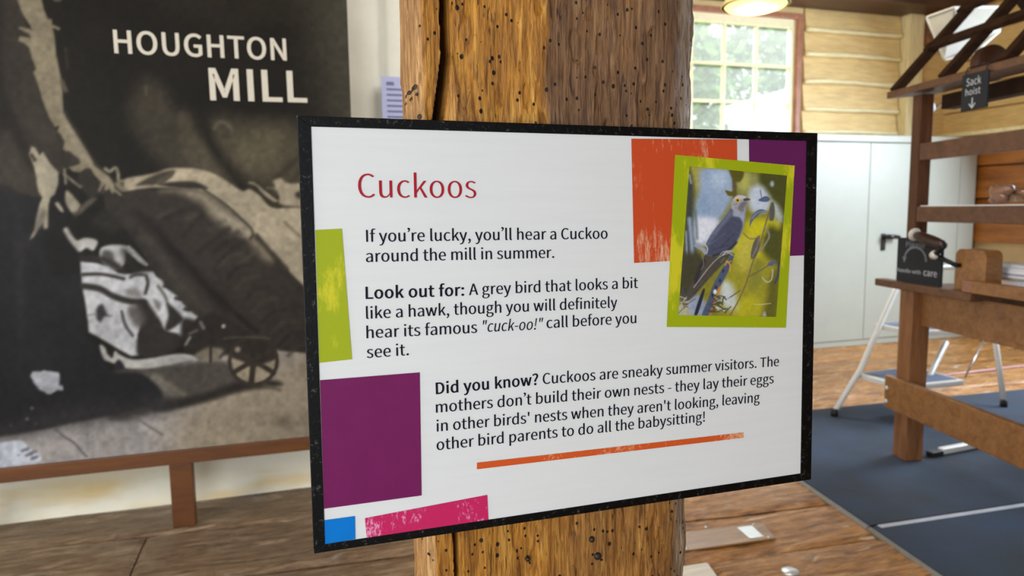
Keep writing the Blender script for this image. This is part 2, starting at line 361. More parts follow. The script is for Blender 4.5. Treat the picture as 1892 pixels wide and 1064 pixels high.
  [[129, 254, 129, 0, 172, 0], [215, 0, 258, 0, 258, 254], [258, 507, 258, 761, 215, 761], [172, 761, 129, 761, 129, 507]],
  [[143, 917, 193, 917, 244, 917], [279, 951, 279, 1003, 279, 1052], [244, 1085, 193, 1085, 143, 1085], [109, 1052, 109, 1003, 109, 951]],
 ]],
 'k': [773, [
  [[129, 372, 129, 0, 171, 0], [213, 0, 255, 0, 255, 67], [255, 134, 255, 200, 303, 256], [350, 311, 398, 367, 472, 245], [546, 122, 620, 0, 667, 0], [713, 0, 759, 0, 663, 151], [568, 303, 472, 454, 556, 556], [641, 658, 725, 761, 678, 761], [630, 761, 583, 761, 475, 627], [368, 493, 261, 360, 259, 360], [257, 360, 255, 360, 255, 612], [255, 863, 255, 1115, 213, 1115], [171, 1115, 129, 1115, 129, 743]],
 ]],
 'l': [398, [
  [[168, -18, 263, -18, 298, -18], [319, -13, 338, -7, 331, 26], [325, 58, 319, 91, 305, 88], [300, 88, 293, 88, 273, 88], [258, 104, 258, 143, 258, 467], [258, 791, 258, 1115, 215, 1115], [172, 1115, 129, 1115, 129, 794], [129, 472, 129, 151, 129, 43]],
 ]],
 'm': [1297, [
  [[129, 254, 129, 0, 172, 0], [215, 0, 258, 0, 258, 184], [258, 368, 258, 552, 326, 630], [391, 668, 448, 668, 545, 668], [590, 608, 590, 465, 590, 310], [590, 155, 590, 0, 632, 0], [675, 0, 717, 0, 717, 184], [717, 368, 717, 552, 789, 630], [850, 668, 909, 668, 1006, 668], [1050, 608, 1050, 465, 1050, 310], [1050, 155, 1050, 0, 1093, 0], [1135, 0, 1178, 0, 1178, 161], [1178, 321, 1178, 482, 1178, 675], [1104, 780, 948, 780, 854, 780], [776, 720, 696, 634, 665, 724], [604, 780, 486, 780, 395, 780], [317, 723, 249, 650, 248, 650], [247, 650, 246, 650, 242, 687], [238, 724, 234, 761, 199, 761], [164, 761, 129, 761, 129, 507]],
 ]],
 'n': [855, [
  [[129, 254, 129, 0, 172, 0], [215, 0, 258, 0, 258, 184], [258, 368, 258, 552, 333, 629], [387, 668, 465, 668, 566, 668], [609, 608, 609, 465, 609, 310], [609, 155, 609, 0, 652, 0], [694, 0, 737, 0, 737, 161], [737, 321, 737, 482, 737, 675], [664, 780, 504, 780, 401, 780], [321, 723, 249, 650, 248, 650], [247, 650, 246, 650, 242, 687], [238, 724, 234, 761, 199, 761], [164, 761, 129, 761, 129, 507]],
 ]],
 'o': [849, [
  [[238, -18, 424, -18, 611, -18], [776, 127, 776, 380, 776, 633], [611, 780, 424, 780, 238, 780], [73, 633, 73, 380, 73, 127]],
  [[556, 88, 424, 88, 293, 88], [204, 204, 204, 380, 204, 555], [293, 672, 424, 672, 556, 672], [646, 555, 646, 380, 646, 204]],
 ]],
 'p': [869, [
  [[129, 40, 129, -321, 172, -321], [215, -321, 258, -321, 258, -235], [258, -149, 258, -63, 256, -19], [255, 26, 254, 70, 322, 13], [395, -18, 464, -18, 637, -18], [794, 132, 794, 392, 794, 627], [688, 780, 492, 780, 403, 780], [318, 730, 249, 672, 248, 672], [247, 672, 246, 672, 242, 702], [238, 731, 234, 761, 199, 761], [164, 761, 129, 761, 129, 400]],
  [[569, 90, 443, 90, 392, 90], [325, 109, 258, 168, 258, 302], [258, 435, 258, 569, 331, 636], [396, 672, 459, 672, 605, 672], [661, 560, 661, 391, 661, 203]],
 ]],
 'r': [544, [
  [[129, 254, 129, 0, 172, 0], [215, 0, 258, 0, 258, 163], [258, 326, 258, 489, 308, 618], [385, 665, 448, 665, 480, 665], [497, 661, 522, 653, 530, 690], [538, 726, 546, 763, 522, 776], [499, 780, 465, 780, 381, 780], [303, 718, 249, 622, 248, 622], [247, 622, 246, 622, 242, 668], [238, 714, 234, 761, 199, 761], [164, 761, 129, 761, 129, 507]],
 ]],
 's': [656, [
  [[220, -18, 328, -18, 507, -18], [604, 84, 604, 207, 604, 352], [483, 397, 373, 438, 287, 471], [209, 499, 209, 570, 209, 630], [254, 681, 350, 681, 417, 681], [471, 651, 522, 613, 543, 640], [563, 667, 584, 693, 527, 741], [443, 780, 349, 780, 182, 780], [87, 685, 87, 564, 87, 434], [202, 384, 308, 345, 392, 314], [482, 277, 482, 200, 482, 134], [433, 81, 332, 81, 241, 81], [174, 118, 106, 172, 86, 144], [65, 115, 45, 87, 116, 27]],
 ]],
 't': [528, [
  [[206, -18, 367, -18, 415, -18], [465, -4, 508, 10, 500, 42], [492, 74, 483, 106, 458, 95], [424, 85, 396, 85, 308, 85], [279, 139, 279, 231, 279, 373], [279, 515, 279, 657, 348, 657], [417, 657, 486, 657, 486, 691], [486, 726, 486, 761, 417, 761], [348, 761, 279, 761, 279, 832], [279, 903, 279, 975, 243, 975], [208, 975, 172, 975, 168, 903], [163, 832, 158, 761, 118, 758], [78, 756, 38, 754, 38, 721], [38, 689, 38, 657, 76, 657], [113, 657, 151, 657, 151, 516], [151, 376, 151, 235, 151, 83]],
 ]],
 'u': [850, [
  [[190, -18, 352, -18, 455, -18], [531, 36, 602, 119, 604, 119], [605, 119, 606, 119, 610, 79], [613, 40, 616, 0, 652, 0], [687, 0, 723, 0, 723, 254], [723, 507, 723, 761, 680, 761], [638, 761, 595, 761, 595, 581], [595, 401, 595, 221, 522, 132], [468, 92, 389, 92, 289, 92], [246, 153, 246, 294, 246, 450], [246, 605, 246, 761, 204, 761], [161, 761, 118, 761, 118, 600], [118, 439, 118, 279, 118, 84]],
 ]],
 'v': [730, [
  [[201, 254, 293, 0, 343, 0], [393, 0, 443, 0, 532, 254], [622, 507, 711, 761, 669, 761], [627, 761, 585, 761, 537, 616], [489, 472, 441, 328, 419, 254], [394, 176, 371, 104, 369, 104], [366, 104, 364, 104, 342, 176], [318, 254, 294, 328, 246, 472], [199, 616, 151, 761, 107, 761], [63, 761, 18, 761, 110, 507]],
 ]],
 'w': [1124, [
  [[179, 254, 249, 0, 299, 0], [348, 0, 398, 0, 434, 136], [470, 272, 506, 408, 525, 480], [541, 552, 557, 629, 560, 629], [562, 629, 564, 629, 583, 552], [597, 482, 616, 410, 653, 274], [689, 137, 725, 0, 777, 0], [829, 0, 881, 0, 950, 254], [1018, 507, 1087, 761, 1046, 761], [1005, 761, 964, 761, 927, 614], [890, 467, 853, 321, 836, 248], [822, 179, 807, 109, 804, 109], [802, 109, 800, 109, 782, 179], [765, 248, 746, 321, 707, 467], [667, 614, 627, 761, 586, 761], [544, 761, 503, 761, 463, 614], [423, 467, 384, 321, 366, 248], [349, 179, 333, 109, 331, 109], [329, 109, 326, 109, 311, 179], [297, 248, 282, 321, 244, 467], [206, 614, 168, 761, 125, 761], [81, 761, 38, 761, 108, 507]],
 ]],
 'y': [730, [
  [[106, -328, 141, -328, 293, -328], [373, -213, 426, -64, 521, 211], [616, 486, 711, 761, 670, 761], [628, 761, 587, 761, 541, 620], [495, 479, 450, 339, 430, 270], [408, 193, 388, 123, 386, 123], [383, 123, 381, 123, 354, 195], [329, 272, 305, 339, 254, 479], [203, 620, 151, 761, 107, 761], [63, 761, 18, 761, 120, 507], [222, 253, 324, -1, 318, -21], [312, -40, 307, -59, 275, -153], [221, -223, 136, -223, 115, -223], [92, -216, 77, -210, 69, -244], [60, -278, 52, -312, 76, -322]],
 ]],
 '’': [1401, [
  [[143, 877, 67, 839, 77, 821], [87, 803, 97, 786, 186, 828], [272, 923, 272, 1048, 272, 1125], [221, 1181, 161, 1181, 98, 1181], [66, 1134, 66, 1090, 66, 1039], [101, 1000, 154, 1000, 169, 1000], [183, 1006, 192, 1011, 192, 950]],
 ]],
}
def glyph(ch, dx, dy, n=5):
    out = []; best = (0, 1)
    for sp in GLYPHS[ch][1]:
        pl = []
        for i, b in enumerate(sp):
            c = sp[(i + 1) % len(sp)]
            P0, P1, P2, P3 = np.array(b[2:4]), np.array(b[4:6]), np.array(c[0:2]), np.array(c[2:4])
            straight = abs(np.cross(P1 - P0, P3 - P0)) < 600 and abs(np.cross(P2 - P0, P3 - P0)) < 600
            for k in range(1 if straight else n):
                t = k / n; pl.append((1 - t) ** 3 * P0 + 3 * t * (1 - t) ** 2 * P1 + 3 * t * t * (1 - t) * P2 + t ** 3 * P3)
        q = [pl[0]]
        for p in pl[1:]:
            if np.linalg.norm(p - q[-1]) > 2: q.append(p)
        if np.linalg.norm(q[0] - q[-1]) <= 2: q.pop()
        a = np.array(q, float); x, y = a[:, 0], a[:, 1]
        ar = .5 * np.sum(x * np.roll(y, -1) - y * np.roll(x, -1))
        if abs(ar) > abs(best[0]): best = (ar, 1 if ar > 0 else -1)
        out.append(a)
    for k, a in enumerate(out):
        e = np.roll(a, -1, 0) - a; e /= np.linalg.norm(e, axis=1)[:, None] + 1e-9
        nr = np.stack([e[:, 1], -e[:, 0]], 1) * best[1]
        m = nr + np.roll(nr, 1, 0); m /= np.linalg.norm(m, axis=1)[:, None] + 1e-9
        cs = np.clip(np.sum(m * nr, 1), .5, 1)[:, None]
        out[k] = a + m / cs * np.array([dx, dy])
    return out
def layout(text, dx=19, dy=-8, slant=0.0, track=24):
    out = []; x = 0
    for ch in text:
        adv = GLYPHS[ch][0]; sh = 0
        if ch == '\u2019':
            xs = [p[0::2] for sp in GLYPHS[ch][1] for p in sp]; sh = 70 - min(min(q) for q in xs); adv = 300
        for a in glyph(ch, dx, dy):
            b = a.copy(); b[:, 0] += x + sh + slant * a[:, 1]; out.append(b)
        x += adv + track
    return out
def place(contours, p0, p1, cap):
    """put a line of contours on a 2D baseline from p0 to p1; cap = height of capitals"""
    x0 = min(c[:, 0].min() for c in contours); x1 = max(c[:, 0].max() for c in contours)
    p0, p1 = np.array(p0, float), np.array(p1, float)
    ex = (p1 - p0) / (x1 - x0); n = np.array([-ex[1], ex[0]]); n = n / np.linalg.norm(n) * cap / 1027
    return [p0 + (c[:, :1] - x0) * ex + c[:, 1:] * n for c in contours]
def flat_mesh(name, contours, O, ex, ey):
    """filled 2D contours, laid on the plane O + u ex + v ey"""
    cu = bpy.data.curves.new(name, 'CURVE'); cu.dimensions = '2D'; cu.fill_mode = 'BOTH'
    for c in contours:
        sp = cu.splines.new('POLY'); sp.points.add(len(c) - 1); sp.use_cyclic_u = True
        k = 100.0
        sp.points.foreach_set('co', np.column_stack([c * k, np.zeros(len(c)), np.ones(len(c))]).astype(np.float32).ravel())
    t = bpy.data.objects.new('tmp', cu); COL.objects.link(t); bpy.context.view_layer.update()
    me = bpy.data.meshes.new_from_object(t.evaluated_get(bpy.context.evaluated_depsgraph_get()))
    bpy.data.objects.remove(t); bpy.data.curves.remove(cu)
    me.materials.clear(); me.name = name
    O, ex, ey = map(np.array, (O, ex, ey))
    v = np.empty(len(me.vertices) * 3, np.float32); me.vertices.foreach_get('co', v); v = v.reshape(-1, 3) / 100.0
    v = O + v[:, :1] * ex + v[:, 1:2] * ey
    me.vertices.foreach_set('co', v.astype(np.float32).ravel()); me.update()
    nz = np.cross(ex, ey)
    if len(me.polygons) and np.dot(np.array(me.polygons[0].normal), nz) < 0: me.flip_normals()
    return me

# ---------------------------------------------------------------- materials
def nodes(name):
    m = bpy.data.materials.new(name); m.use_nodes = True; nt = m.node_tree
    return m, nt, nt.nodes['Principled BSDF']
def N(nt, t, **kw):
    n = nt.nodes.new('ShaderNode' + t)
    for k, v in kw.items():
        if k.startswith('i_'):
            key = k[2:].replace('_', ' '); key = int(key) if key.isdigit() else key
            n.inputs[key].default_value = v
        else: setattr(n, k, v)
    return n
def ramp(nt, fac, stops):
    r = N(nt, 'ValToRGB'); e = r.color_ramp.elements
    while len(e) < len(stops): e.new(.5)
    for q, (p, c) in zip(e, stops): q.position = p; q.color = (*c, 1) if len(c) == 3 else c
    nt.links.new(fac, r.inputs[0]); return r.outputs[0]
def mixc(nt, fac, a, b, mode='MIX'):
    n = N(nt, 'Mix', data_type='RGBA', blend_type=mode)
    for s, v in ((0, fac), (6, a), (7, b)):
        if hasattr(v, 'links'): nt.links.new(v, n.inputs[s])
        else: n.inputs[s].default_value = v if s == 0 else (*v, 1)
    return n.outputs[2]
def coords(nt, scale, rot=(0, 0, 0)):
    tc = N(nt, 'TexCoord'); mp = N(nt, 'Mapping'); mp.inputs['Scale'].default_value = scale; mp.inputs['Rotation'].default_value = rot
    nt.links.new(tc.outputs['Object'], mp.inputs[0]); return mp.outputs[0]
def noise(nt, vec, scale=1, detail=4, rough=.5, dist=0):
    n = N(nt, 'TexNoise', i_Scale=scale, i_Detail=detail, i_Roughness=rough, i_Distortion=dist); nt.links.new(vec, n.inputs['Vector']); return n.outputs['Fac']
def bump(nt, b, h, strength, dist=.002):
    n = N(nt, 'Bump', i_Strength=strength, i_Distance=dist); nt.links.new(h, n.inputs['Height']); nt.links.new(n.outputs[0], b.inputs['Normal'])
def simple(name, srgb, rough=.5, var=.12, scale=30, metal=0, spec=.5, bstr=0, stretch=(1, 1, 1), bdist=.002):
    m, nt, b = nodes(name); c = lin(srgb)
    v = coords(nt, stretch); f = noise(nt, v, scale, 5, .6)
    nt.links.new(ramp(nt, f, [(.3, tuple(c * (1 - var))), (.7, tuple(np.minimum(c * (1 + var), 1)))]), b.inputs['Base Color'])
    b.inputs['Roughness'].default_value = rough; b.inputs['Metallic'].default_value = metal; b.inputs['Specular IOR Level'].default_value = spec
    if bstr: bump(nt, b, f, bstr, bdist)
    return m
def wood(name, dark, light, stretch=(3, 40, 40), rough=.45, bstr=.25, rot=(0, 0, 0), spec=.5):
    m, nt, b = nodes(name)
    v = coords(nt, stretch, rot); f = noise(nt, v, 1, 6, .6, .6); g = noise(nt, v, 4, 4, .6)
    c = ramp(nt, f, [(.3, tuple(lin(dark))), (.7, tuple(lin(light)))])
    c = mixc(nt, .35, c, ramp(nt, g, [(.35, (.45, .42, .4)), (.65, (1, 1, 1))]), 'MULTIPLY')
    nt.links.new(c, b.inputs['Base Color']); b.inputs['Roughness'].default_value = rough; b.inputs['Specular IOR Level'].default_value = spec
    bump(nt, b, g, bstr, .002)
    return m
def printed(name, rough=.4, spec=.5):
    m, nt, b = nodes(name); a = N(nt, 'VertexColor', layer_name='Col')
    v = coords(nt, (1, 1, 1)); f = noise(nt, v, 900, 2, .5)
    nt.links.new(mixc(nt, .25, a.outputs[0], ramp(nt, f, [(.3, (.7, .7, .7)), (.7, (1, 1, 1))]), 'MULTIPLY'), b.inputs['Base Color'])
    b.inputs['Roughness'].default_value = rough; b.inputs['Specular IOR Level'].default_value = spec; return m
def crayon(name, srgb, worn, lo, hi, scale=(90, 28, 90), rough=.4, rot=(0, .3, 0)):
    """flat printed colour with the paler rubbed specks of the print"""
    m, nt, b = nodes(name)
    v = coords(nt, scale, rot); f = noise(nt, v, 1, 6, .75); v2 = coords(nt, (9, 9, 9)); g = noise(nt, v2, 1, 2, .5)
    s = N(nt, 'Math', operation='MULTIPLY'); nt.links.new(f, s.inputs[0]); nt.links.new(ramp(nt, g, [(.3, (.55, .55, .55)), (.7, (1.15, 1.15, 1.15))]), s.inputs[1])
    c = ramp(nt, s.outputs[0], [(lo, tuple(lin(srgb))), (hi, tuple(lin(worn)))])
    nt.links.new(c, b.inputs['Base Color']); b.inputs['Roughness'].default_value = rough; b.inputs['Specular IOR Level'].default_value = .2; return m

# ================================================================ THE SETTING
m_floor, nt, b = nodes('worn_oak_boards')
tc = N(nt, 'TexCoord'); sep = N(nt, 'SeparateXYZ'); nt.links.new(tc.outputs['Object'], sep.inputs[0])
v = coords(nt, (3.2, 22, 8)); f = noise(nt, v, 1, 9, .68, 1.6); g = noise(nt, coords(nt, (11, 60, 20)), 1, 6, .7, 1.0); big = noise(nt, coords(nt, (5, 14, 1)), 1, 5, .6)
warm = ramp(nt, f, [(.3, tuple(lin((88, 54, 22)))), (.5, tuple(lin((178, 122, 62)))), (.7, tuple(lin((222, 172, 112))))])
grey = ramp(nt, f, [(.3, tuple(lin((84, 64, 44)))), (.52, tuple(lin((128, 102, 76)))), (.72, tuple(lin((168, 146, 120))))])
mr = N(nt, 'MapRange'); mr.inputs[1].default_value = .1; mr.inputs[2].default_value = 1.3; nt.links.new(sep.outputs[0], mr.inputs[0])
c = mixc(nt, mr.outputs[0], grey, warm)
c = mixc(nt, .6, c, ramp(nt, g, [(.36, (.22, .17, .13)), (.54, (1, 1, 1))]), 'MULTIPLY')
sm = noise(nt, coords(nt, (5, 17, 1)), 1, 6, .62, .5); sf = N(nt, 'Math', operation='MULTIPLY'); nt.links.new(ramp(nt, sm, [(.61, (0, 0, 0)), (.68, (.75, .75, .75))]), sf.inputs[0])
nt.links.new(ramp(nt, mr.outputs[0], [(.4, (.25, .25, .25)), (1, (1, 1, 1))]), sf.inputs[1]); c = mixc(nt, sf.outputs[0], c, tuple(lin((226, 214, 196))))   # pale scuffs, also window reflections painted in as pale patches
pn = N(nt, 'VertexColor', layer_name='Col'); c = mixc(nt, 1.0, c, pn.outputs[0], 'MULTIPLY')
nt.links.new(c, b.inputs['Base Color'])
nt.links.new(ramp(nt, big, [(.36, (.12, .12, .12)), (.6, (.5, .5, .5))]), b.inputs['Roughness'])
bump(nt, b, mixc(nt, .5, f, g), .75, .012)

E_B = [-2.2, -1.5, -1.1, -.7, -.35, 0, .32, .62, .95, 1.25, 1.56, 1.88, 2.197, 2.515, 2.929, 3.25, 3.6, 3.95, 4.28, 4.6, 4.95, 5.3, 5.75]
JOIN = {13: [-.59], 12: [-1.9, 3.4], 11: [1.345, 4.6], 14: [2.6], 10: [.2], 15: [-.2, 3.5]}
fv, ff, fc = [], [], []
for k in range(len(E_B) - 1):
    cuts = [-4.5] + JOIN.get(k, []) + [6.4]
    for xa, xb in zip(cuts, cuts[1:]):
        fine = E_B[k] > 1.2 and E_B[k] < 4
        nx = max(4, int((xb - xa) / (.02 if fine else .1))); ny = 15 if fine else 6
        tone = R.uniform(.82, 1.12); lift = R.uniform(-.003, .003)
        xs = np.linspace(xa + .003, xb - .003, nx); base = len(fv)
        tt = np.linspace(0, 1, ny)
        for i, x in enumerate(xs):
            e0 = E_B[k] - .075 * x + .016 * (fbm(np.array([x * 1.7]), np.array([k * 3.1]), 11)[0] - .5) + .0045
            e1 = E_B[k + 1] - .075 * x + .016 * (fbm(np.array([x * 1.7]), np.array([(k + 1) * 3.1]), 11)[0] - .5) - .0045
            ys = e0 + (e1 - e0) * tt
            h = lift + .012 * (fbm(x * 2.2 + 0 * ys, ys * 26, 21, 3) - .5) + .006 * (fbm(x * 9 + 0 * ys, ys * 60, 31, 2) - .5)
            edge = np.minimum(np.minimum(ys - e0, e1 - ys), min(x - xa, xb - x) if len(cuts) > 2 else 9)
            h = h - .012 * np.exp(-edge / .008) - .001
            fv += [(x, yy, hh) for yy, hh in zip(ys, h)]
            fc += [tone] * ny
            if i:
                for j in range(ny - 1):
                    a = base + (i - 1) * ny + j; ff.append((a, a + ny, a + ny + 1, a + 1))
        rim = [base + j for j in range(ny)] + [base + i * ny + ny - 1 for i in range(1, nx)] + [base + (nx - 1) * ny + j for j in range(ny - 2, -1, -1)] + [base + i * ny for i in range(nx - 2, 0, -1)]
        lo = len(fv); fv += [(fv[q][0], fv[q][1], -.03) for q in rim]; fc += [.5] * len(rim)
        for q in range(len(rim)): ff.append((rim[q], rim[(q + 1) % len(rim)], lo + (q + 1) % len(rim), lo + q))
me = bpy.data.meshes.new('floor'); me.from_pydata(fv, [], ff); me.update()
at = me.color_attributes.new('Col', 'FLOAT_COLOR', 'POINT'); c4 = np.ones((len(fv), 4), np.float32); c4[:, :3] = np.array(fc)[:, None]; at.data.foreach_set('color', c4.ravel())
structure('floor', me, m_floor)
structure('floor_base', box(BM(), (-5, -2.5, -.08), (6.5, 5.9, -.035)), simple('dark_gap', (30, 22, 16), .9))

m_plaster = simple('limewashed_plaster', (238, 232, 212), .85, .05, 6, bstr=.4, bdist=.01)
nt = m_plaster.node_tree; b = nt.nodes['Principled BSDF']; src = b.inputs['Base Color'].links[0].from_socket
g = noise(nt, coords(nt, (1.3, 1, 5.5)), 1.6, 4, .5); sz = N(nt, 'SeparateXYZ'); nt.links.new(N(nt, 'TexCoord').outputs['Object'], sz.inputs[0])
lo = N(nt, 'MapRange'); lo.inputs[1].default_value = .10; lo.inputs[2].default_value = .19; lo.inputs[3].default_value = 1; lo.inputs[4].default_value = 0; nt.links.new(sz.outputs[2], lo.inputs[0])
mu = N(nt, 'Math', operation='MULTIPLY'); nt.links.new(ramp(nt, g, [(.42, (0, 0, 0)), (.62, (.8, .8, .8))]), mu.inputs[0]); nt.links.new(lo.outputs[0], mu.inputs[1])
nt.links.new(mixc(nt, mu.outputs[0], src, tuple(lin((222, 192, 124)))), b.inputs['Base Color'])
m_plaster_b = simple('white_plaster', (244, 246, 238), .85, .03, 6, bstr=.3, bdist=.01)
xs = np.arange(-4.5, 1.26, .02); zs = np.arange(0, 3.26, .025)
Xg, Zg = np.meshgrid(xs, zs)
edge = .424 + .012 * (fbm(Zg * 4, Zg * 0 + 2, 3) - .5)
Yg = 3.285 + .03 * (fbm(Xg * 1.5, Zg * 1.5, 5) - .5) - .03 * np.clip((Xg - edge) / .02, 0, 1)
Yg = Yg - .035 * np.exp(-Zg / .05)
structure('wall_left', grid_mesh('wall_left', np.stack([Xg, Yg, Zg], -1)[:, ::1]), m_plaster, smooth=True)
structure('wall_left_end', box(BM(), (1.24, 3.25, 0), (1.32, 5.6, 3.26)), m_plaster_b)
structure('ceiling', box(BM(), (-5, -2, 3.27), (6.6, 5.7, 3.36)), simple('ceiling_boards', (120, 92, 64), .8, .2, 12, stretch=(1, 8, 1)))

structure('blocker_wall', box(BM(), (.9, -1.7, 0), (6.6, -1.6, 3.27)), simple('brown_boarding', (150, 116, 78), .8, .15, 8))  # unseen wall added behind the camera to cut sky light on the right
# back wall: boarded, round the window opening
WX0, WX1, WZ0, WZ1, BY = 2.96, 4.475, 1.84, 2.965, 5.5
m_cream = wood('cream_painted_boards', (236, 204, 142), (244, 216, 154), (1.5, 8, 10), .5, .06)
m_bead = wood('cream_ledge_and_lit_edge', (250, 234, 180), (254, 242, 196), (2, 10, 14), .45, .1)
bm = BM()
for lo, hi in (((1.3, BY, 0), (6.4, BY + .1, WZ0)), ((1.3, BY, WZ1), (6.4, BY + .1, 3.3)), ((1.3, BY, WZ0), (WX0, BY + .1, WZ1)), ((WX1, BY, WZ0), (6.4, BY + .1, WZ1))): box(bm, lo, hi)
structure('wall_back', bm, m_cream)
zb = [1.70, 1.925, 2.13, 2.378, 2.615, 2.83, 3.05]
for k in range(6):
    bm = BM(); n = 26; xs = np.linspace(WX1 + .03, 5.59, n)
    lo = zb[k] + .03 * (fbm(xs * 3, xs * 0 + k * 5.3, 9) - .5); hi = zb[k + 1] + .03 * (fbm(xs * 3, xs * 0 + (k + 1) * 5.3, 9) - .5)
    rows = []
    for x, a, b_ in zip(xs, lo, hi):
        rows.append([bm.verts.new(q) for q in ((x, BY, a), (x, BY - .035, a + .004), (x, BY - .006, b_), (x, BY, b_))])
    for A, B in zip(rows, rows[1:]):
        for j in range(3): bm.faces.new((A[j], B[j], B[j + 1], A[j + 1]))
    structure('wall_back_board', bm, m_cream)
    bm = BM()
    tube(bm, [(x, BY - .034, a + .004) for x, a in zip(xs, lo)], [.017 + .010 * vnoise(np.array([x * 4]), np.array([k * 2.7]), 4)[0] for x in xs], 8)
    structure('trim_lit_edge', bm, m_bead, smooth=True)  # bead paler than its board, putting the lit edge into the colour
structure('trim_1', box(BM(), (5.60, BY - .12, 1.87), (5.772, BY, 3.3), .008), wood('pale_stud', (244, 226, 170), (252, 238, 192), (20, 20, 2), .5, .1))
m_beam = wood('dark_beam_oak', (58, 36, 24), (104, 68, 46), (2, 20, 20), .5, .3)
structure('trim_2', box(BM(), (1.3, 5.12, 3.02), (6.4, 5.5, 3.27), .01), m_beam)
structure('trim_3', box(BM(), (5.78, 5.34, 2.76), (6.25, 5.5, 3.02), .01), wood('brown_brace', (104, 64, 42), (148, 98, 66), (2, 20, 20)))
# right wall
bm = BM()
for k in range(6):
    z0 = 1.90 + k * .235
    hexa(bm, [(6.17, 3.9, z0), (6.3, 3.9, z0), (6.3, 5.5, z0), (6.17, 5.5, z0), (6.2, 3.9, z0 + .228), (6.3, 3.9, z0 + .228), (6.3, 5.5, z0 + .228), (6.2, 5.5, z0 + .228)], .004)
structure('wall_right', bm, wood('sunny_cream_boards', (226, 190, 124), (240, 210, 146), (14, 2, 14), .5, .1))
bm = BM()
for k, (z0, z1) in enumerate(((.9, 1.3), (1.31, 1.6), (1.61, 1.89))):
    hexa(bm, [(6.15, 3.9, z0), (6.3, 3.9, z0), (6.3, 5.5, z0), (6.15, 5.5, z0), (6.19, 3.9, z1), (6.3, 3.9, z1), (6.3, 5.5, z1), (6.19, 5.5, z1)], .006)
structure('wall_right_boards', bm, wood('glow_tinted_boards', (130, 76, 26), (196, 124, 52), (12, 1.6, 9), .4, .2))  # warm lamp glow put into the brown boards as orange
structure('trim_4', box(BM(), (6.06, 3.9, 1.885), (6.2, 5.5, 1.925), .006), m_bead)
structure('wall_right_core', box(BM(), (6.22, 3.9, .0), (6.34, 5.5, 3.3)), m_beam)
structure('wall_right_base', box(BM(), (6.2, 3.9, 0), (6.3, 5.5, .9)), simple('tan_boarding', (196, 170, 124), .6, .06, 8))

# window
m_wframe = simple('pale_yellow_window_paint', (250, 244, 206), .45, .05, 20)
m_red = wood('pink_brown_casing', (150, 92, 66), (192, 132, 102), (8, 8, 8), .45, .15)
m_glass, nt, b = nodes('hazy_window_glass')
out = nt.nodes['Material Output']; tr = N(nt, 'BsdfTransparent'); gl = N(nt, 'BsdfGlossy', i_Roughness=.05); tl = N(nt, 'BsdfTranslucent'); tl.inputs[0].default_value = (.95, 1, .97, 1)
m1 = N(nt, 'MixShader'); m1.inputs[0].default_value = .06; nt.links.new(tr.outputs[0], m1.inputs[1]); nt.links.new(tl.outputs[0], m1.inputs[2])  # translucent share puts the overexposed window haze into the glass
m2 = N(nt, 'MixShader'); m2.inputs[0].default_value = .05; nt.links.new(m1.outputs[0], m2.inputs[1]); nt.links.new(gl.outputs[0], m2.inputs[2]); nt.links.new(m2.outputs[0], out.inputs[0])
w1 = thing('window_1', None, None, (3.7, BY, WZ0)); w1['kind'] = 'structure'
bm = BM(); t = .05
for lo, hi in (((WX0, BY - .03, WZ0), (WX0 + t, BY + .09, WZ1)), ((WX1 - t, BY - .03, WZ0), (WX1, BY + .09, WZ1)), ((WX0 + t, BY - .03, WZ1 - .045), (WX1 - t, BY + .09, WZ1)), ((WX0 + t, BY - .05, WZ0), (WX1 - t, BY + .09, WZ0 + .04))): box(bm, lo, hi, .004)
obj('window_casing', bm, m_red, w1)
a0, a1, c0, c1 = WX0 + t, WX1 - t, WZ0 + .04, WZ1 - .045
bm = BM()
for lo, hi in (((a0, BY + .005, c0), (a0 + .04, BY + .06, c1)), ((a1 - .045, BY + .005, c0), (a1, BY + .06, c1)), ((a0 + .04, BY + .005, c1 - .075), (a1 - .045, BY + .06, c1)), ((a0 + .04, BY + .005, c0), (a1 - .045, BY + .06, c0 + .04))): box(bm, lo, hi, .004)
for x in (3.375, 3.70, 4.03): box(bm, (x - .012, BY + .015, c0 + .04), (x + .012, BY + .055, c1 - .075), .003)
for z in (2.18, 2.504): box(bm, (a0 + .04, BY + .018, z - .012), (a1 - .045, BY + .052, z + .012), .003)
obj('window_sash', bm, m_wframe, w1)
obj('window_pane', box(BM(), (a0 + .04, BY + .033, c0 + .04), (a1 - .045, BY + .037, c1 - .075)), m_glass, w1)

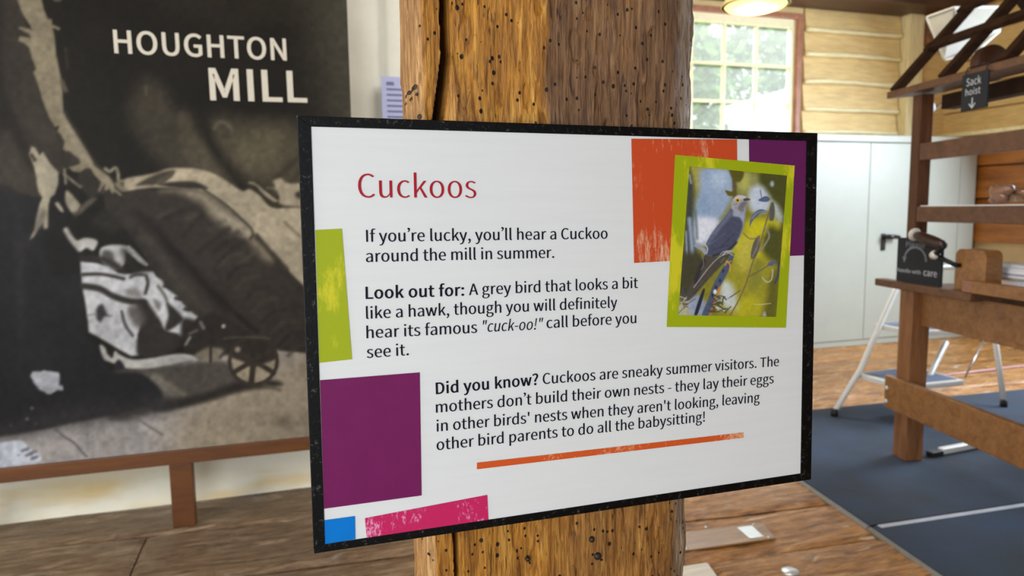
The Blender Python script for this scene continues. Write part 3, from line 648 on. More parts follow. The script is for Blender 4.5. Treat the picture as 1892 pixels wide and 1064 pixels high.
# trees outside the window
m_leaf = simple('sunlit_leaves', (96, 138, 70), .6, .35, 3)
m_bark = simple('bark', (90, 72, 54), .9, .2, 20)
for nm, lab, cx_, cy_, zc, rr in (('tree', 'leafy green tree seen through the left window panes', 6.6, 11.6, 3.6, 1.15), ('tree', 'leafy green tree seen through the right window panes', 9.6, 13.0, 3.8, 1.25)):
    t_ = thing(nm, lab, 'tree', (cx_, cy_, -.5), 'trees outside the window')
    V, F = [], []
    for _ in range(2300):
        d = RNG.normal(size=3); d /= np.linalg.norm(d); rad = rr * (.45 + .6 * RNG.random() ** .5) * (1 + .25 * math.sin(5 * d[0] + 3 * d[2]))
        p = np.array([cx_, cy_, zc]) + d * rad * np.array([1, .8, 1.35])
        a_ = RNG.normal(size=3); a_ /= np.linalg.norm(a_); b2 = np.cross(a_, RNG.normal(size=3)); b2 /= np.linalg.norm(b2)
        L = .09 + .07 * RNG.random(); n0 = len(V)
        V += [p - a_ * L, p + b2 * L * .45, p + a_ * L, p - b2 * L * .45]; F.append((n0, n0 + 1, n0 + 2, n0 + 3))
    me = bpy.data.meshes.new('foliage'); me.from_pydata([tuple(q) for q in V], [], F); me.update()
    obj('foliage', me, m_leaf, t_)
    obj('trunk', tube(BM(), [(cx_, cy_, -.5), (cx_ + .05, cy_, 1.5), (cx_, cy_, 3.4)], [.16, .12, .06]), m_bark, t_)
structure('outdoor_ground', box(BM(), (-20, 5.8, -.6), (40, 40, -.5)), simple('grass_field', (110, 130, 70), .9, .2, 2))

# ================================================================ DISPLAY PANEL WITH THE MILL PHOTOGRAPH
MY = 3.0
mural = Canvas(-140, -60, 670, 905, .5, (38, 34, 28))
def paint_mural(c):  # lower left tints carry cool reflected light in the colours
    Z = {'A': (5.912, 0, 0), 'B': (5.912, 0, 160), 'C': (5.912, 0, 320), 'D': (4.836, 230, 280), 'E': (4.2567, 130, 430), 'F': (4.093, 0, 620), 'G': (3.8, 280, 560), 'M': (2.9077, 0, 0), 'N': (2.66, 0, 300), 'P': (1, 0, 0)}
    def q(k, pts):
        s, ox, oy = Z[k]; r = Pts((x / s + ox, y / s + oy) for x, y in pts); r.s = s; return r
    c.view(1, 0, 0)
    # paler right edge, then dim background
    c.fill([(575, -70), (720, -70), (720, 230), (600, 235)], (84, 80, 68), 60, .8)
    c.fill([(300, -70), (560, -70), (570, 40), (330, 30)], (56, 50, 40), 60, .6)
    c.fill(q('M', [(690, 640), (760, 430), (870, 460), (950, 590), (1010, 600), (1085, 720), (1200, 900), (1290, 1010), (1000, 930), (880, 900)]), (72, 66, 55), 22, .9)
    c.fill(q('M', [(960, 690), (1080, 720), (1200, 890), (1300, 1010), (1050, 920)]), (92, 85, 70), 18, .8)
    c.fill(q('M', [(1120, 650), (1220, 615), (1320, 640), (1470, 640), (1620, 690), (1640, 1010), (1330, 985), (1240, 900), (1120, 770)]), (86, 80, 65), 26, .95)
    c.fill(q('M', [(1270, 740), (1400, 700), (1520, 760), (1500, 860), (1380, 900), (1290, 850)]), (104, 97, 78), 26, .7)
    c.line(q('M', [(1090, 650), (1130, 770), (1215, 890), (1300, 1000)]), 43, (42, 37, 30), 14)
    c.line(q('M', [(1150, 690), (1185, 655), (1235, 680), (1245, 705)]), 15, (118, 110, 92), 6, .8)
    c.fill(q('M', [(960, 620), (985, 600), (1030, 640), (1020, 690), (970, 680)]), (92, 84, 70), 8, .8)
    c.line(q('M', [(1480, 960), (1620, 830)]), 18, (58, 53, 43), 8, .8); c.line(q('M', [(1540, 1000), (1640, 900)]), 18, (58, 53, 43), 8, .8)
    c.line(q('M', [(783, 465), (787, 510)]), 9, (96, 90, 76), 3, .8); c.line(q('A', [(715, 530), (740, 740)]), 24, (58, 53, 46), 4)
    # ground
    c.fill([(230, 700), (330, 670), (430, 655), (560, 645), (720, 650), (720, 950), (-200, 950), (-200, 790), (0, 795), (120, 780)], (160, 155, 152), 6)
    c.fill([(330, 760), (560, 640), (720, 640), (720, 950), (380, 950)], (148, 137, 119), 60, .9)
    c.fill([(200, 690), (330, 672), (400, 665), (450, 680), (470, 706), (400, 735), (330, 748), (200, 775)], (84, 79, 73), 9)
    c.fill(q('F', [(1060, 310), (1200, 290), (1228, 400), (1050, 450), (900, 470), (840, 430)]), (96, 92, 86), 8)
    c.fill(q('G', [(0, 500), (100, 540), (240, 640), (120, 660), (0, 640)]), (118, 112, 103), 6)
    c.fill([(260, 747), (330, 738), (390, 722), (440, 706), (500, 701), (520, 712), (440, 724), (380, 742), (300, 760)], (54, 50, 46), 7)
    # dark trousers, boots and their shadow
    c.fill([(-200, 330), (0, 340), (80, 365), (122, 430), (146, 465), (150, 525), (161, 616), (184, 645), (208, 686), (262, 690), (300, 735), (210, 765), (100, 788), (0, 806), (-200, 820)], (41, 40, 41), 5)
    c.line([(-200, 800), (0, 795), (120, 772), (300, 745)], 34, (60, 58, 58), 26, .8)
    c.fill(q('C', [(520, 270), (640, 0), (720, 180), (720, 420), (760, 560), (720, 640), (760, 760), (860, 860), (880, 1064), (520, 1064)]), (37, 34, 33), 5)
    c.line(q('C', [(300, 740), (480, 560)]), 80, (56, 54, 54), 16, .7)
    for y in (450, 500, 560): c.line([(20 + y / 30, y - 80), (10 + y / 20, y + 60)], 14, (52, 50, 50), 12, .5)
    # coat
    c.fill([(-200, -70), (30, -70), (45, 35), (57, 55), (55, 70), (60, 110), (64, 125), (68, 150), (80, 195), (93, 225), (104, 240), (118, 262), (116, 275), (124, 285), (145, 295), (144, 303), (126, 306), (124, 313), (112, 320), (105, 318), (80, 285), (70, 330), (74, 362), (50, 360), (25, 352), (0, 341), (-200, 330)], (61, 55, 48), 4)
    c.fill([(-200, -70), (-10, -70), (4, 150), (40, 240), (60, 290), (66, 320), (40, 300), (0, 260), (-200, 260)], (44, 39, 34), 14, .9)
    c.fill([(0, 150), (12, 180), (40, 250), (20, 250), (0, 230)], (40, 36, 31), 8, .8)
    c.fill([(0, 252), (20, 245), (45, 300), (62, 340), (30, 345), (-30, 330)], (72, 67, 60), 16, .7)
    c.fill(q('B', [(250, 150), (420, 250), (560, 420), (640, 560), (560, 700), (420, 560), (330, 400)]), (70, 64, 57), 14, .7)
    # shirt sleeve and hand
    arm = q('A', [(185, -20), (450, -20), (480, 100), (522, 205), (565, 212), (575, 290), (602, 440), (612, 590), (650, 770), (672, 880), (684, 1000)]) + q('B', [(690, 290), (745, 385), (830, 520), (900, 630), (960, 720), (1000, 800), (1020, 860), (1110, 925), (1190, 980), (1240, 1060)]) + q('C', [(1250, 160), (1250, 230), (1215, 290), (1195, 280), (1210, 210), (1195, 170), (1150, 215), (1135, 205), (1150, 130), (1105, 195), (1085, 180), (1110, 110), (1060, 50), (1010, 0)]) + q('B', [(990, 905), (900, 945), (800, 925), (740, 880), (760, 865), (870, 840), (860, 790), (740, 740), (685, 680), (705, 600), (660, 520), (630, 490), (640, 430), (600, 440), (548, 360), (500, 250), (465, 160), (440, 60)]) + q('A', [(400, 890), (365, 790), (390, 750), (350, 640), (320, 520), (260, 470), (200, 445), (215, 395), (330, 412), (320, 375), (205, 310), (215, 290), (345, 325), (330, 280), (270, 190), (230, 110)])
    c.fill(arm, (134, 125, 106), 3, sm=False)
    c.fill(q('B', [(690, 290), (760, 400), (1000, 800), (1110, 925), (1240, 1060), (1200, 1100), (1000, 880), (880, 780), (740, 560)]), (152, 144, 126), 10, .7)
    c.fill(q('B', [(740, 700), (860, 800), (850, 845), (740, 865), (700, 780)]), (66, 60, 53), 3)
    c.fill(q('C', [(1040, 60), (1110, 110), (1090, 180), (1150, 130), (1140, 210), (1060, 250), (960, 260), (850, 60), (900, -30), (985, -50)]), (58, 53, 47), 3)
    c.line(q('C', [(1110, 110), (1085, 190)]), 22, (140, 132, 116), 3); c.line(q('C', [(1160, 140), (1135, 210)]), 22, (140, 132, 116), 3)
    c.line(q('A', [(585, 290), (640, 315)]), 28, (150, 142, 124), 3); c.fill(q('A', [(660, 880), (690, 870), (740, 990), (700, 1000)]), (96, 89, 77), 4)
    c.line(q('A', [(600, -5), (650, 0)]), 26, (120, 112, 96), 4)
    # shirt tail
    c.fill(q('B', [(340, 650), (385, 668), (430, 745), (470, 715), (540, 825), (640, 940), (635, 1064)]) + q('C', [(600, 230), (548, 270), (530, 350), (522, 600), (480, 610), (470, 540), (420, 600), (370, 690), (325, 725), (375, 620), (395, 500), (430, 340), (462, 268), (420, 200), (400, 100)]) + q('B', [(400, 1000), (370, 870), (318, 740)]), (156, 149, 132), 3, sm=False)
    c.line(q('B', [(345, 745), (380, 800)]), 34, (62, 56, 49), 3)
    c.fill(q('C', [(440, 420), (500, 430), (480, 540), (430, 600), (380, 640), (400, 520)]), (104, 99, 92), 6, .7)
    # trolley handle shapes
    c.fill(q('C', [(730, 185), (860, 320), (875, 365), (820, 450), (760, 400), (712, 300)]), (150, 143, 127), 3)
    c.fill(q('C', [(800, 430), (830, 420), (820, 480)]), (90, 85, 76), 4)
    c.fill(q('C', [(600, 330), (640, 322), (695, 415), (660, 412)]), (160, 152, 138), 2.5)
    c.fill(q('C', [(890, 350), (1000, 270), (1055, 275), (1040, 300), (870, 450), (850, 430)]), (98, 92, 82), 4)
    c.line(q('C', [(700, 10), (740, 40), (800, 90), (880, 150)]), 26, (134, 127, 112), 3); c.line(q('C', [(705, -40), (720, 110)]), 24, (140, 133, 118), 3)
    c.fill(q('C', [(1020, 480), (1200, 380), (1340, 450), (1360, 560), (1230, 640), (1050, 560)]), (58, 54, 50), 12, .8); c.oval(q('C', [(1245, 400)])[0], 5, 4, (110, 104, 94), 4)
    c.line(q('C', [(1250, 180), (1390, 300)]), 30, (134, 126, 110), 2.5)
    c.line(q('C', [(1150, -50), (1200, -20), (1260, -60), (1290, 0), (1300, 80), (1400, 80), (1478, 60)]), 34, (146, 138, 121), 3)
    c.line(q('C', [(1290, 120), (1340, 170), (1420, 150), (1490, 90)]), 70, (126, 118, 102), 4); c.line(q('C', [(1370, 95), (1450, 95)]), 26, (60, 54, 47), 3)
    # floor sheet behind the sack, loose sacking at right
    c.fill(q('D', [(0, 250), (150, 215), (280, 190), (400, 150), (620, 150), (780, 190), (900, 255), (1050, 350), (1120, 335), (1220, 400), (1320, 495), (1560, 498), (1800, 495), (1800, 1250), (1500, 1200), (1200, 900), (900, 600), (640, 370), (280, 320), (40, 350)]), (164, 154, 134), 3.5)
    c.fill(q('D', [(1095, 300), (1110, 270), (1165, 275), (1310, 385), (1400, 445), (1415, 492), (1320, 495), (1240, 415), (1180, 345)]), (62, 56, 46), 4)
    c.fill(q('D', [(1105, 280), (1160, 278), (1320, 400), (1370, 440), (1330, 445), (1230, 370), (1180, 310)]), (150, 141, 122), 3)
    c.fill(q('D', [(1270, 325), (1345, 315), (1330, 262), (1400, 240), (1480, 285), (1800, 280), (1800, 490), (1420, 480), (1380, 400), (1340, 345)]), (158, 148, 129), 4)
    c.fill(q('D', [(1290, 320), (1350, 340), (1370, 395), (1330, 395)]), (84, 77, 64), 5, .9); c.fill(q('D', [(1530, 370), (1600, 350), (1600, 420), (1540, 410)]), (70, 64, 54), 4)
    c.line(q('D', [(1430, 630), (1570, 760)]), 16, (112, 104, 88), 4); c.line(q('D', [(1420, 490), (1700, 495)]), 8, (110, 102, 86), 3)
    # big sack on the trolley
    sack = q('D', [(-40, 400), (60, 350), (160, 332), (300, 345), (450, 350), (640, 335), (740, 375), (900, 480), (1050, 610), (1130, 690), (1148, 752), (1190, 750), (1300, 890), (1380, 960), (1480, 1080)]) + [(600, 565), (640, 600), (640, 656), (563, 652), (520, 648), (480, 632), (430, 625), (380, 612), (350, 590), (320, 545), (285, 500), (255, 455), (225, 415), (195, 385), (190, 350)]
    c.fill(sack, (63, 57, 51), 3, sm=False)
    c.fill(q('D', [(320, 350), (470, 343), (640, 338), (740, 380), (900, 490), (1060, 630), (1140, 710), (1125, 775), (1010, 730), (860, 650), (760, 560), (700, 470), (600, 420), (470, 365)]), (140, 131, 115), 12)
    c.fill(q('D', [(860, 560), (1000, 600), (1120, 700), (1110, 760), (980, 700)]), (156, 148, 132), 12, .8)
    c.fill(q('D', [(1120, 800), (1180, 770), (1330, 940), (1300, 1000), (1180, 900)]), (120, 111, 96), 10)
    c.line(q('D', [(700, 335), (900, 470), (1050, 605), (1135, 690), (1148, 745), (1120, 780)]), 14, (58, 52, 44), 3)
    c.line(q('D', [(1180, 750), (1300, 890), (1450, 1050)]), 40, (72, 65, 56), 5)
    c.fill(q('D', [(300, 295), (420, 272), (600, 265), (700, 298), (740, 330), (640, 333), (480, 325)]), (58, 53, 46), 4)
    c.fill(q('D', [(110, 300), (200, 240), (330, 185), (440, 168), (438, 205), (390, 250), (320, 290), (230, 300)]), (72, 66, 57), 4); c.line(q('D', [(300, 275), (420, 200)]), 20, (96, 89, 76), 5)
    for L in ([(130, 560), (300, 720), (450, 900), (640, 1090), (900, 1400)],): c.line(q('D', L), 70, (44, 39, 36), 12)
    c.line(q('D', [(60, 760), (260, 900), (430, 1090)]), 60, (46, 42, 40), 14, .8)
    c.line(q('D', [(190, 760), (330, 900), (400, 1064)]), 30, (88, 82, 74), 10, .8)
    for a_, b_ in (((930, 690), (650, 900)), ((1010, 720), (800, 900)), ((700, 560), (520, 760)), ((1060, 800), (850, 980)), ((600, 500), (330, 600))): c.line(q('D', [a_, b_]), 26, (46, 41, 37), 8, .8)
    for a_, b_ in (((560, 600), (640, 560)), ((300, 590), (420, 520)), ((950, 760), (1040, 740)), ((760, 700), (900, 620)), ((1160, 900), (1030, 1000))): c.line(q('D', [a_, b_]), 26, (88, 82, 73), 8, .7)
    for k in range(9):
        x = 1080 + k * 42; y = 480 + k * 55
        c.line(q('N', [(x, y + 30), (x + 50, y - 20), (x + 110, y - 30)]), 14, (49, 44, 40) if k % 2 else (78, 71, 62), 5, .75)
    c.line(q('N', [(700, 370), (860, 560), (1020, 740), (1220, 860)]), 40, (80, 74, 66), 12, .8)
    c.line(q('N', [(830, 400), (1000, 590), (1180, 760), (1260, 830)]), 24, (42, 37, 33), 6, .9)
    # heap of white sacking
    LT, DK = (178, 178, 180), (55, 51, 48)
    c.fill(q('E', [(0, 20), (50, 60), (110, 40), (190, 50), (215, 80), (180, 140), (130, 120), (80, 140), (40, 90)]), (170, 168, 164), 3)
    c.line(q('C', [(720, 620), (780, 720), (870, 830)]), 55, (165, 162, 156), 4)
    c.fill(q('E', [(235, 130), (290, 100), (380, 93), (460, 110), (530, 180), (590, 250), (560, 245), (440, 150), (435, 220), (390, 285), (320, 275), (240, 220)]), (168, 168, 167), 3)
    c.fill(q('E', [(260, 140), (330, 150), (350, 220), (390, 265), (320, 280), (250, 210)]), (92, 90, 87), 5)
    c.fill(q('E', [(78, 225), (200, 238), (300, 265), (380, 318), (480, 325), (560, 298), (650, 303), (675, 345), (720, 375), (760, 440), (840, 500), (910, 590), (1000, 660), (965, 720), (900, 800), (880, 832), (840, 800), (740, 770), (700, 690), (560, 560), (590, 680), (530, 800), (540, 965), (480, 968), (380, 915), (230, 825), (145, 780), (138, 700), (118, 550), (93, 430)]), LT, 3, sm=False)
    c.line(q('E', [(100, 328), (230, 325), (330, 340), (420, 362)]), 26, DK, 3); c.line(q('E', [(95, 418), (230, 440), (330, 495), (450, 535), (580, 545)]), 50, DK, 3.5)
    c.fill(q('E', [(520, 550), (590, 530), (640, 590), (700, 680), (745, 770), (840, 795), (885, 830), (850, 900), (760, 960), (560, 975), (520, 900), (545, 740)]), DK, 5)
    c.fill(q('E', [(760, 550), (880, 660), (860, 710), (770, 770), (745, 745), (772, 650)]), DK, 4)
    c.fill(q('E', [(210, 590), (255, 565), (290, 640), (325, 655), (270, 660), (235, 700), (205, 670)]), (66, 64, 64), 4); c.line(q('E', [(140, 650), (210, 640)]), 8, (120, 118, 118), 3)
    c.line(q('E', [(405, 620), (430, 720), (490, 810)]), 22, (72, 70, 68), 3)
    c.fill(q('E', [(450, 600), (540, 570), (585, 690), (540, 740), (490, 710)]), (96, 92, 88), 8, .9)
    c.line(q('E', [(470, 350), (520, 330), (600, 335)]), 18, (62, 58, 54), 3); c.line(q('E', [(600, 350), (610, 400), (590, 475)]), 26, (64, 60, 56), 3)
    c.line(q('E', [(690, 420), (740, 490), (770, 570)]), 18, (84, 80, 75), 4)
    for p in ((740, 420), (830, 515), (900, 600)): c.line(q('E', [p, (p[0] + 30, p[1] + 8)]), 26, DK, 3)
    c.fill(q('E', [(430, 450), (520, 440), (560, 510), (470, 500)]), (120, 117, 114), 6, .8); c.fill(q('E', [(660, 520), (710, 560), (700, 610), (670, 580)]), (110, 107, 103), 5)
    c.line(q('E', [(90, 200), (260, 210), (420, 300)]), 40, DK, 6)
    c.line(q('E', [(430, 150), (500, 290), (650, 270)]), 60, (52, 47, 44), 8, .7); c.line(q('E', [(460, 110), (530, 180), (600, 250)]), 22, (158, 157, 153), 2.5)
    c.fill(q('E', [(230, 885), (262, 990), (330, 1022), (440, 1064), (640, 1064), (900, 1015), (1010, 1000), (950, 960), (830, 952), (620, 988), (480, 995), (390, 960), (350, 930), (330, 985), (290, 950), (270, 900)]), (168, 166, 162), 3)
    c.fill(q('F', [(860, 230), (900, 180), (945, 240), (900, 262)]), (48, 46, 46), 3)
    # trolley wheels
    c.fill(q('G', [(220, 110), (330, 120), (420, 60), (600, 150), (700, 230), (560, 330), (420, 310), (260, 350), (210, 260)]), (54, 48, 43), 6)
    def ring(p, r, wd, col): c.line([(p[0] + r * math.cos(t), p[1] + r * math.sin(t)) for t in [2 * math.pi * k / 24 for k in range(25)]], wd, col, 2, sm=False)
    wc = q('G', [(715, 405)])[0]
    c.oval(wc, 41, 41, (150, 140, 122), 2); c.fill([(wc[0] - 44, wc[1] - 12), (wc[0] - 20, wc[1] - 42), (wc[0] + 20, wc[1] - 44), (wc[0] + 44, wc[1] - 10), (wc[0] + 24, wc[1] + 4), (wc[0], wc[1] + 8), (wc[0] - 24, wc[1])], (56, 50, 44), 4)
    ring(wc, 44, 7, (64, 57, 49)); c.oval(wc, 12, 12, (50, 44, 39), 2)
    for ang in (95, 150, 30, 210, -30): c.line([wc, (wc[0] + 43 * math.cos(math.radians(ang)), wc[1] + 43 * math.sin(math.radians(ang)))], 9 if ang != 95 else 11, (62, 55, 48), 2)
    c.line([(wc[0] - 12 + 20 * math.cos(t) * 2.2, wc[1] - 40 + 4 * math.sin(t)) for t in (3.4, 4, 4.7, 5.4, 6)], 3, (104, 96, 84), 3, .7)
    w2 = q('G', [(330, 250)])[0]; ring(w2, 27, 5, (48, 44, 40)); c.line(q('G', [(240, 290), (270, 240)]), 14, (160, 157, 150), 3); c.line(q('G', [(265, 215), (320, 190)]), 12, (120, 116, 110), 3); c.line(q('G', [(345, 135), (365, 175)]), 22, (130, 124, 116), 3)
    c.fill(q('G', [(300, 370), (400, 310), (510, 330), (470, 390), (400, 410)]), (124, 116, 103), 5); c.line(q('G', [(415, 300), (415, 410)]), 20, (56, 50, 46), 2); c.line(q('G', [(520, 330), (480, 385)]), 14, (70, 63, 55), 2.5)
    c.oval(q('G', [(505, 162)])[0], 3.5, 3.5, (170, 164, 154), 2); c.oval(q('G', [(605, 325)])[0], 5, 5, (150, 141, 125), 3)
    c.line(q('G', [(790, 575), (900, 610)]), 18, (92, 84, 72), 5, .9); c.oval(q('G', [(930, 830)])[0], 14, 9, (116, 106, 90), 10, .7)
    # pavement joints, stone, shoe
    c.line(q('F', [(410, 700), (480, 760), (560, 810), (620, 880), (655, 915)]), 13, (94, 92, 93), 2.5); c.line(q('F', [(1010, 605), (1100, 670), (1228, 750)]), 12, (104, 100, 96), 3)
    c.fill(q('F', [(-500, 830), (0, 808), (100, 795), (170, 800), (220, 850), (310, 945), (0, 1000), (-500, 1050)]), (184, 188, 196), 3)
    for p in ((170, 870), (200, 905), (240, 930), (230, 890)): c.line(q('F', [p, (p[0] + 40, p[1] - 14)]), 20, (104, 105, 110), 3)
    c.fill(q('F', [(240, 282), (270, 268), (440, 280), (446, 370), (470, 378), (477, 415), (430, 412), (370, 442), (300, 405), (270, 370), (233, 312)]), (162, 163, 168), 3, wob=2)
    for k in range(26): c.oval((R.uniform(20, 560), R.uniform(775, 850)), R.uniform(1, 3), R.uniform(1, 2), (116, 112, 110), 3, .7)
    for p in ((205, 630), (240, 548)): c.oval(q('F', [p])[0], 3, 2.5, (150, 150, 150), 3, .6)
    n = .24 * (fbm(c.X / 60, c.Y / 60, 77, 5) - .5) + .26 * (fbm(c.X / 9, c.Y / 9, 78, 3) - .5)
    c.a *= (1 + n)[..., None]
    c.a = 268 * (np.clip(c.a, 0, 255) / 255) ** 1.2
paint_mural(mural)
GAIN_M = 1.0
px0, px1, pz0, pz1 = -1.45, .258, .318, 2.42
Xg, Zg = np.meshgrid(np.arange(px0, px1 + .001, (px1 - px0) / 340), np.arange(pz0, pz1 + .001, (pz1 - pz0) / 420))
P = np.stack([Xg, np.full_like(Xg, MY), Zg], -1)
u, v_ = proj(P)
display = thing('display_panel', 'large black and white photo display panel lettered HOUGHTON MILL on brown wooden legs', 'display board', (-.5, MY, 0))
obj('photo_print', grid_mesh('photo_print', P, lin(np.clip(mural.sample(u, v_), 0, 255)) * GAIN_M), printed('mural_print', .5, .12), display)
obj('backing_board', box(BM(), (px0, MY + .001, pz0), (px1, MY + .02, pz1)), simple('grey_board', (120, 118, 112), .6), display)
m_let = simple('cream_lettering', (205, 196, 178), .5, .03)
def mpx(x, y): p = on_wall(x, y, MY); return (p[0], p[2])
cs = place(layout('HOUGHTON', 26, 18, track=46), mpx(211.5, 97.5), mpx(530, 111.5), .081)
obj('heading_lettering', flat_mesh('heading_lettering', cs, (0, MY - .001, 0), (1, 0, 0), (0, 0, 1)), m_let, display)
cs = place(layout('MILL', 34, 22, track=50), mpx(388.5, 184), mpx(568, 188.5), .1165)
obj('heading_lettering', flat_mesh('heading_lettering', cs, (0, MY - .001, 0), (1, 0, 0), (0, 0, 1)), m_let, display)
m_brown = wood('orange_brown_stain', (84, 44, 8), (114, 66, 18), (3, 20, 20), .5, .1)
obj('bottom_rail', box(BM(), (px0, MY - .012, .262), (px1, MY + .03, .3175), .003), m_brown, display)
for x in (-.458, -1.35, .19):
    obj('leg', box(BM(), (x - .042, MY - .008, 0), (x + .042, MY + .05, .262), .003), m_brown, display)

# lavender notice on the plaster
p0 = on_wall(703, 143, 3.25); p1 = on_wall(703, 222, 3.25)
note = thing('paper_notice', 'lavender printed paper notice pinned to the white plaster wall behind the post', 'notice', (p0[0], 3.225, p0[2] - .28))
obj('sheet', box(BM(), (p0[0], 3.224, p0[2] - .28), (p0[0] + .2, 3.227, p0[2])), simple('lavender_paper', (190, 192, 226), .7, .02), note)
bm = BM()
box(bm, (p0[0] + .022, 3.2225, p0[2] - .037), (p0[0] + .055, 3.2235, p0[2] - .022))
for k in range(8): box(bm, (p0[0] + .022, 3.2225, p0[2] - .058 - k * .024), (p0[0] + .185 - .03 * (k % 3 == 2), 3.2235, p0[2] - .050 - k * .024))
obj('printed_lines', bm, simple('grey_ink', (120, 120, 150), .7), note)

# ================================================================ TIMBER POST
m_post, nt, b = nodes('weathered_post_oak')
v = coords(nt, (60, 60, 6)); f = noise(nt, v, 1, 8, .65, .9); fine = noise(nt, coords(nt, (330, 330, 34)), 1, 5, .65, .5)
blot = noise(nt, coords(nt, (9, 9, 5)), 1, 4, .55, .6); a = N(nt, 'VertexColor', layer_name='Col'); sepc = N(nt, 'SeparateColor'); nt.links.new(a.outputs[0], sepc.inputs[0])
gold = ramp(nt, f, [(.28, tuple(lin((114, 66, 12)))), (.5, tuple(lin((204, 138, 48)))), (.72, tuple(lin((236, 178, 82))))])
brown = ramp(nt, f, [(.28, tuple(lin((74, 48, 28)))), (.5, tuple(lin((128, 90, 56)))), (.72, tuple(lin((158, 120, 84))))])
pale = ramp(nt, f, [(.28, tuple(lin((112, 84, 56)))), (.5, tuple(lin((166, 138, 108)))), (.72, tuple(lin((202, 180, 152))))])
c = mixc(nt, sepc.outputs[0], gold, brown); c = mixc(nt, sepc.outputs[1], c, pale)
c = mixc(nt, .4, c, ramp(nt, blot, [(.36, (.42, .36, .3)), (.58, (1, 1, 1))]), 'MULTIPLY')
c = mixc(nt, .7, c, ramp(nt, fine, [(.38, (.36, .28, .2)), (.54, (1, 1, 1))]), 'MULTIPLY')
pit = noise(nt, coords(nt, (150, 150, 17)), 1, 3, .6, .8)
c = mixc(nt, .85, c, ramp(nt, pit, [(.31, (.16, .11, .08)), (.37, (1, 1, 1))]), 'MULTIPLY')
c = mixc(nt, sepc.outputs[2], c, tuple(lin((38, 20, 10))))  # shade inside the split put into the colour
holes = []
for sc_, rad, lo in ((100, .13, .33), (62, .11, .5)):
    vo = N(nt, 'TexVoronoi', voronoi_dimensions='3D', feature='F1', i_Scale=sc_, i_Randomness=1.0)
    nt.links.new(coords(nt, (1, .02, .85)), vo.inputs['Vector'])
    d = N(nt, 'MapRange'); d.inputs[1].default_value = rad; d.inputs[2].default_value = rad * 1.35; nt.links.new(vo.outputs['Distance'], d.inputs[0])
    sx = N(nt, 'SeparateColor'); nt.links.new(vo.outputs['Color'], sx.inputs[0])
    gt = N(nt, 'Math', operation='LESS_THAN'); nt.links.new(sx.outputs[0], gt.inputs[0]); gt.inputs[1].default_value = lo
    mx = N(nt, 'Math', operation='MAXIMUM'); nt.links.new(d.outputs[0], mx.inputs[0]); nt.links.new(gt.outputs[0], mx.inputs[1]); holes.append(mx.outputs[0])
mn = N(nt, 'Math', operation='MULTIPLY'); nt.links.new(holes[0], mn.inputs[0]); nt.links.new(holes[1], mn.inputs[1])
c = mixc(nt, mn.outputs[0], tuple(lin((26, 13, 8))), c)  # wormholes coloured dark for the shade inside them
nt.links.new(c, b.inputs['Base Color'])
nt.links.new(ramp(nt, blot, [(.35, (.62, .62, .62)), (.65, (.42, .42, .42))]), b.inputs['Roughness']); b.inputs['Specular IOR Level'].default_value = .35
hs = N(nt, 'Math', operation='MULTIPLY'); nt.links.new(mixc(nt, .5, f, fine), hs.inputs[0]); nt.links.new(mn.outputs[0], hs.inputs[1])
bump(nt, b, hs.outputs[0], .95, .006)

PX = [(.30, 1.06), (.175, 1.06), (.1335, .86), (.1335, .765), (.142, .757), (.29, .757), (.425, .757), (.440, .760), (.462, .772), (.482, .790), (.492, .82), (.495, .9), (.49, 1.06), (.30, 1.06)]
dens = [3, 20, 30, 14, 130, 130, 16, 26, 26, 14, 10, 8, 4]
us, vs = [], []
for (x0, y0), (x1, y1), n in zip(PX, PX[1:], dens):
    for k in range(n): us.append(x0 + (x1 - x0) * k / n); vs.append(y0 + (y1 - y0) * k / n)
us.append(PX[-1][0]); vs.append(PX[-1][1])
us, vs = np.array(us), np.array(vs)
zs = np.concatenate([np.linspace(0, .7, 20), np.linspace(.703, 1.0, 170), np.linspace(1.01, 1.3, 40), np.linspace(1.302, 1.58, 170), np.linspace(1.6, 3.27, 40)])
U, Zp = np.meshgrid(us, zs); V = np.meshgrid(vs, zs)[0]
tx = np.gradient(us); ty = np.gradient(vs); ln = np.hypot(tx, ty) + 1e-9; nx, ny = -ty / ln * -1, tx / ln * -1
nx, ny = ty / ln, -tx / ln                    # outward (the outline runs clockwise seen from above)
per = np.cumsum(ln); PR = np.meshgrid(per, zs)[0]
h = .004 * (fbm(PR * 60, Zp * 5, 41, 4) - .5) + .0045 * (fbm(PR * 14, Zp * 3, 44, 3) - .5) + .0022 * (fbm(PR * 220, Zp * 22, 47, 2) - .5)
rough = np.clip((U - .43) / .03, 0, 1); h += rough * .008 * (fbm(PR * 50, Zp * 26, 51, 3) - .62)
chip = np.clip((fbm(PR * 75, Zp * 16, 61, 3) - .60) / .1, 0, 1); h -= .0035 * chip
# drying shake: a deep wandering split left of the middle
cx_ = np.interp(zs, [0, .86, .95, 1.1, 1.34, 1.37, 1.41, 1.6, 3.3], [.168, .166, .165, .156, .155, .160, .166, .1655, .17])
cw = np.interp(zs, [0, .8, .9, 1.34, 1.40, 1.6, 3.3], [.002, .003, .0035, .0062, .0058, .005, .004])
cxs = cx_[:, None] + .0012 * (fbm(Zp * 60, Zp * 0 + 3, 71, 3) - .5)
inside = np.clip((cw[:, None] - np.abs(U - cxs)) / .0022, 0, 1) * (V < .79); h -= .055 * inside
h += .0035 * np.exp(-((U - .183) / .014) ** 2 - ((Zp - 1.348) / .028) ** 2) * (V < .77)
Xp = U + h * nx[None]; Yp = V + h * ny[None]
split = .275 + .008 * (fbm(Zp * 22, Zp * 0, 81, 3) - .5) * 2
red = np.clip((U - split) / .008, 0, 1); red = np.where(Zp < 1.1, .5 * np.clip((U - .27) / .05, 0, 1), red)
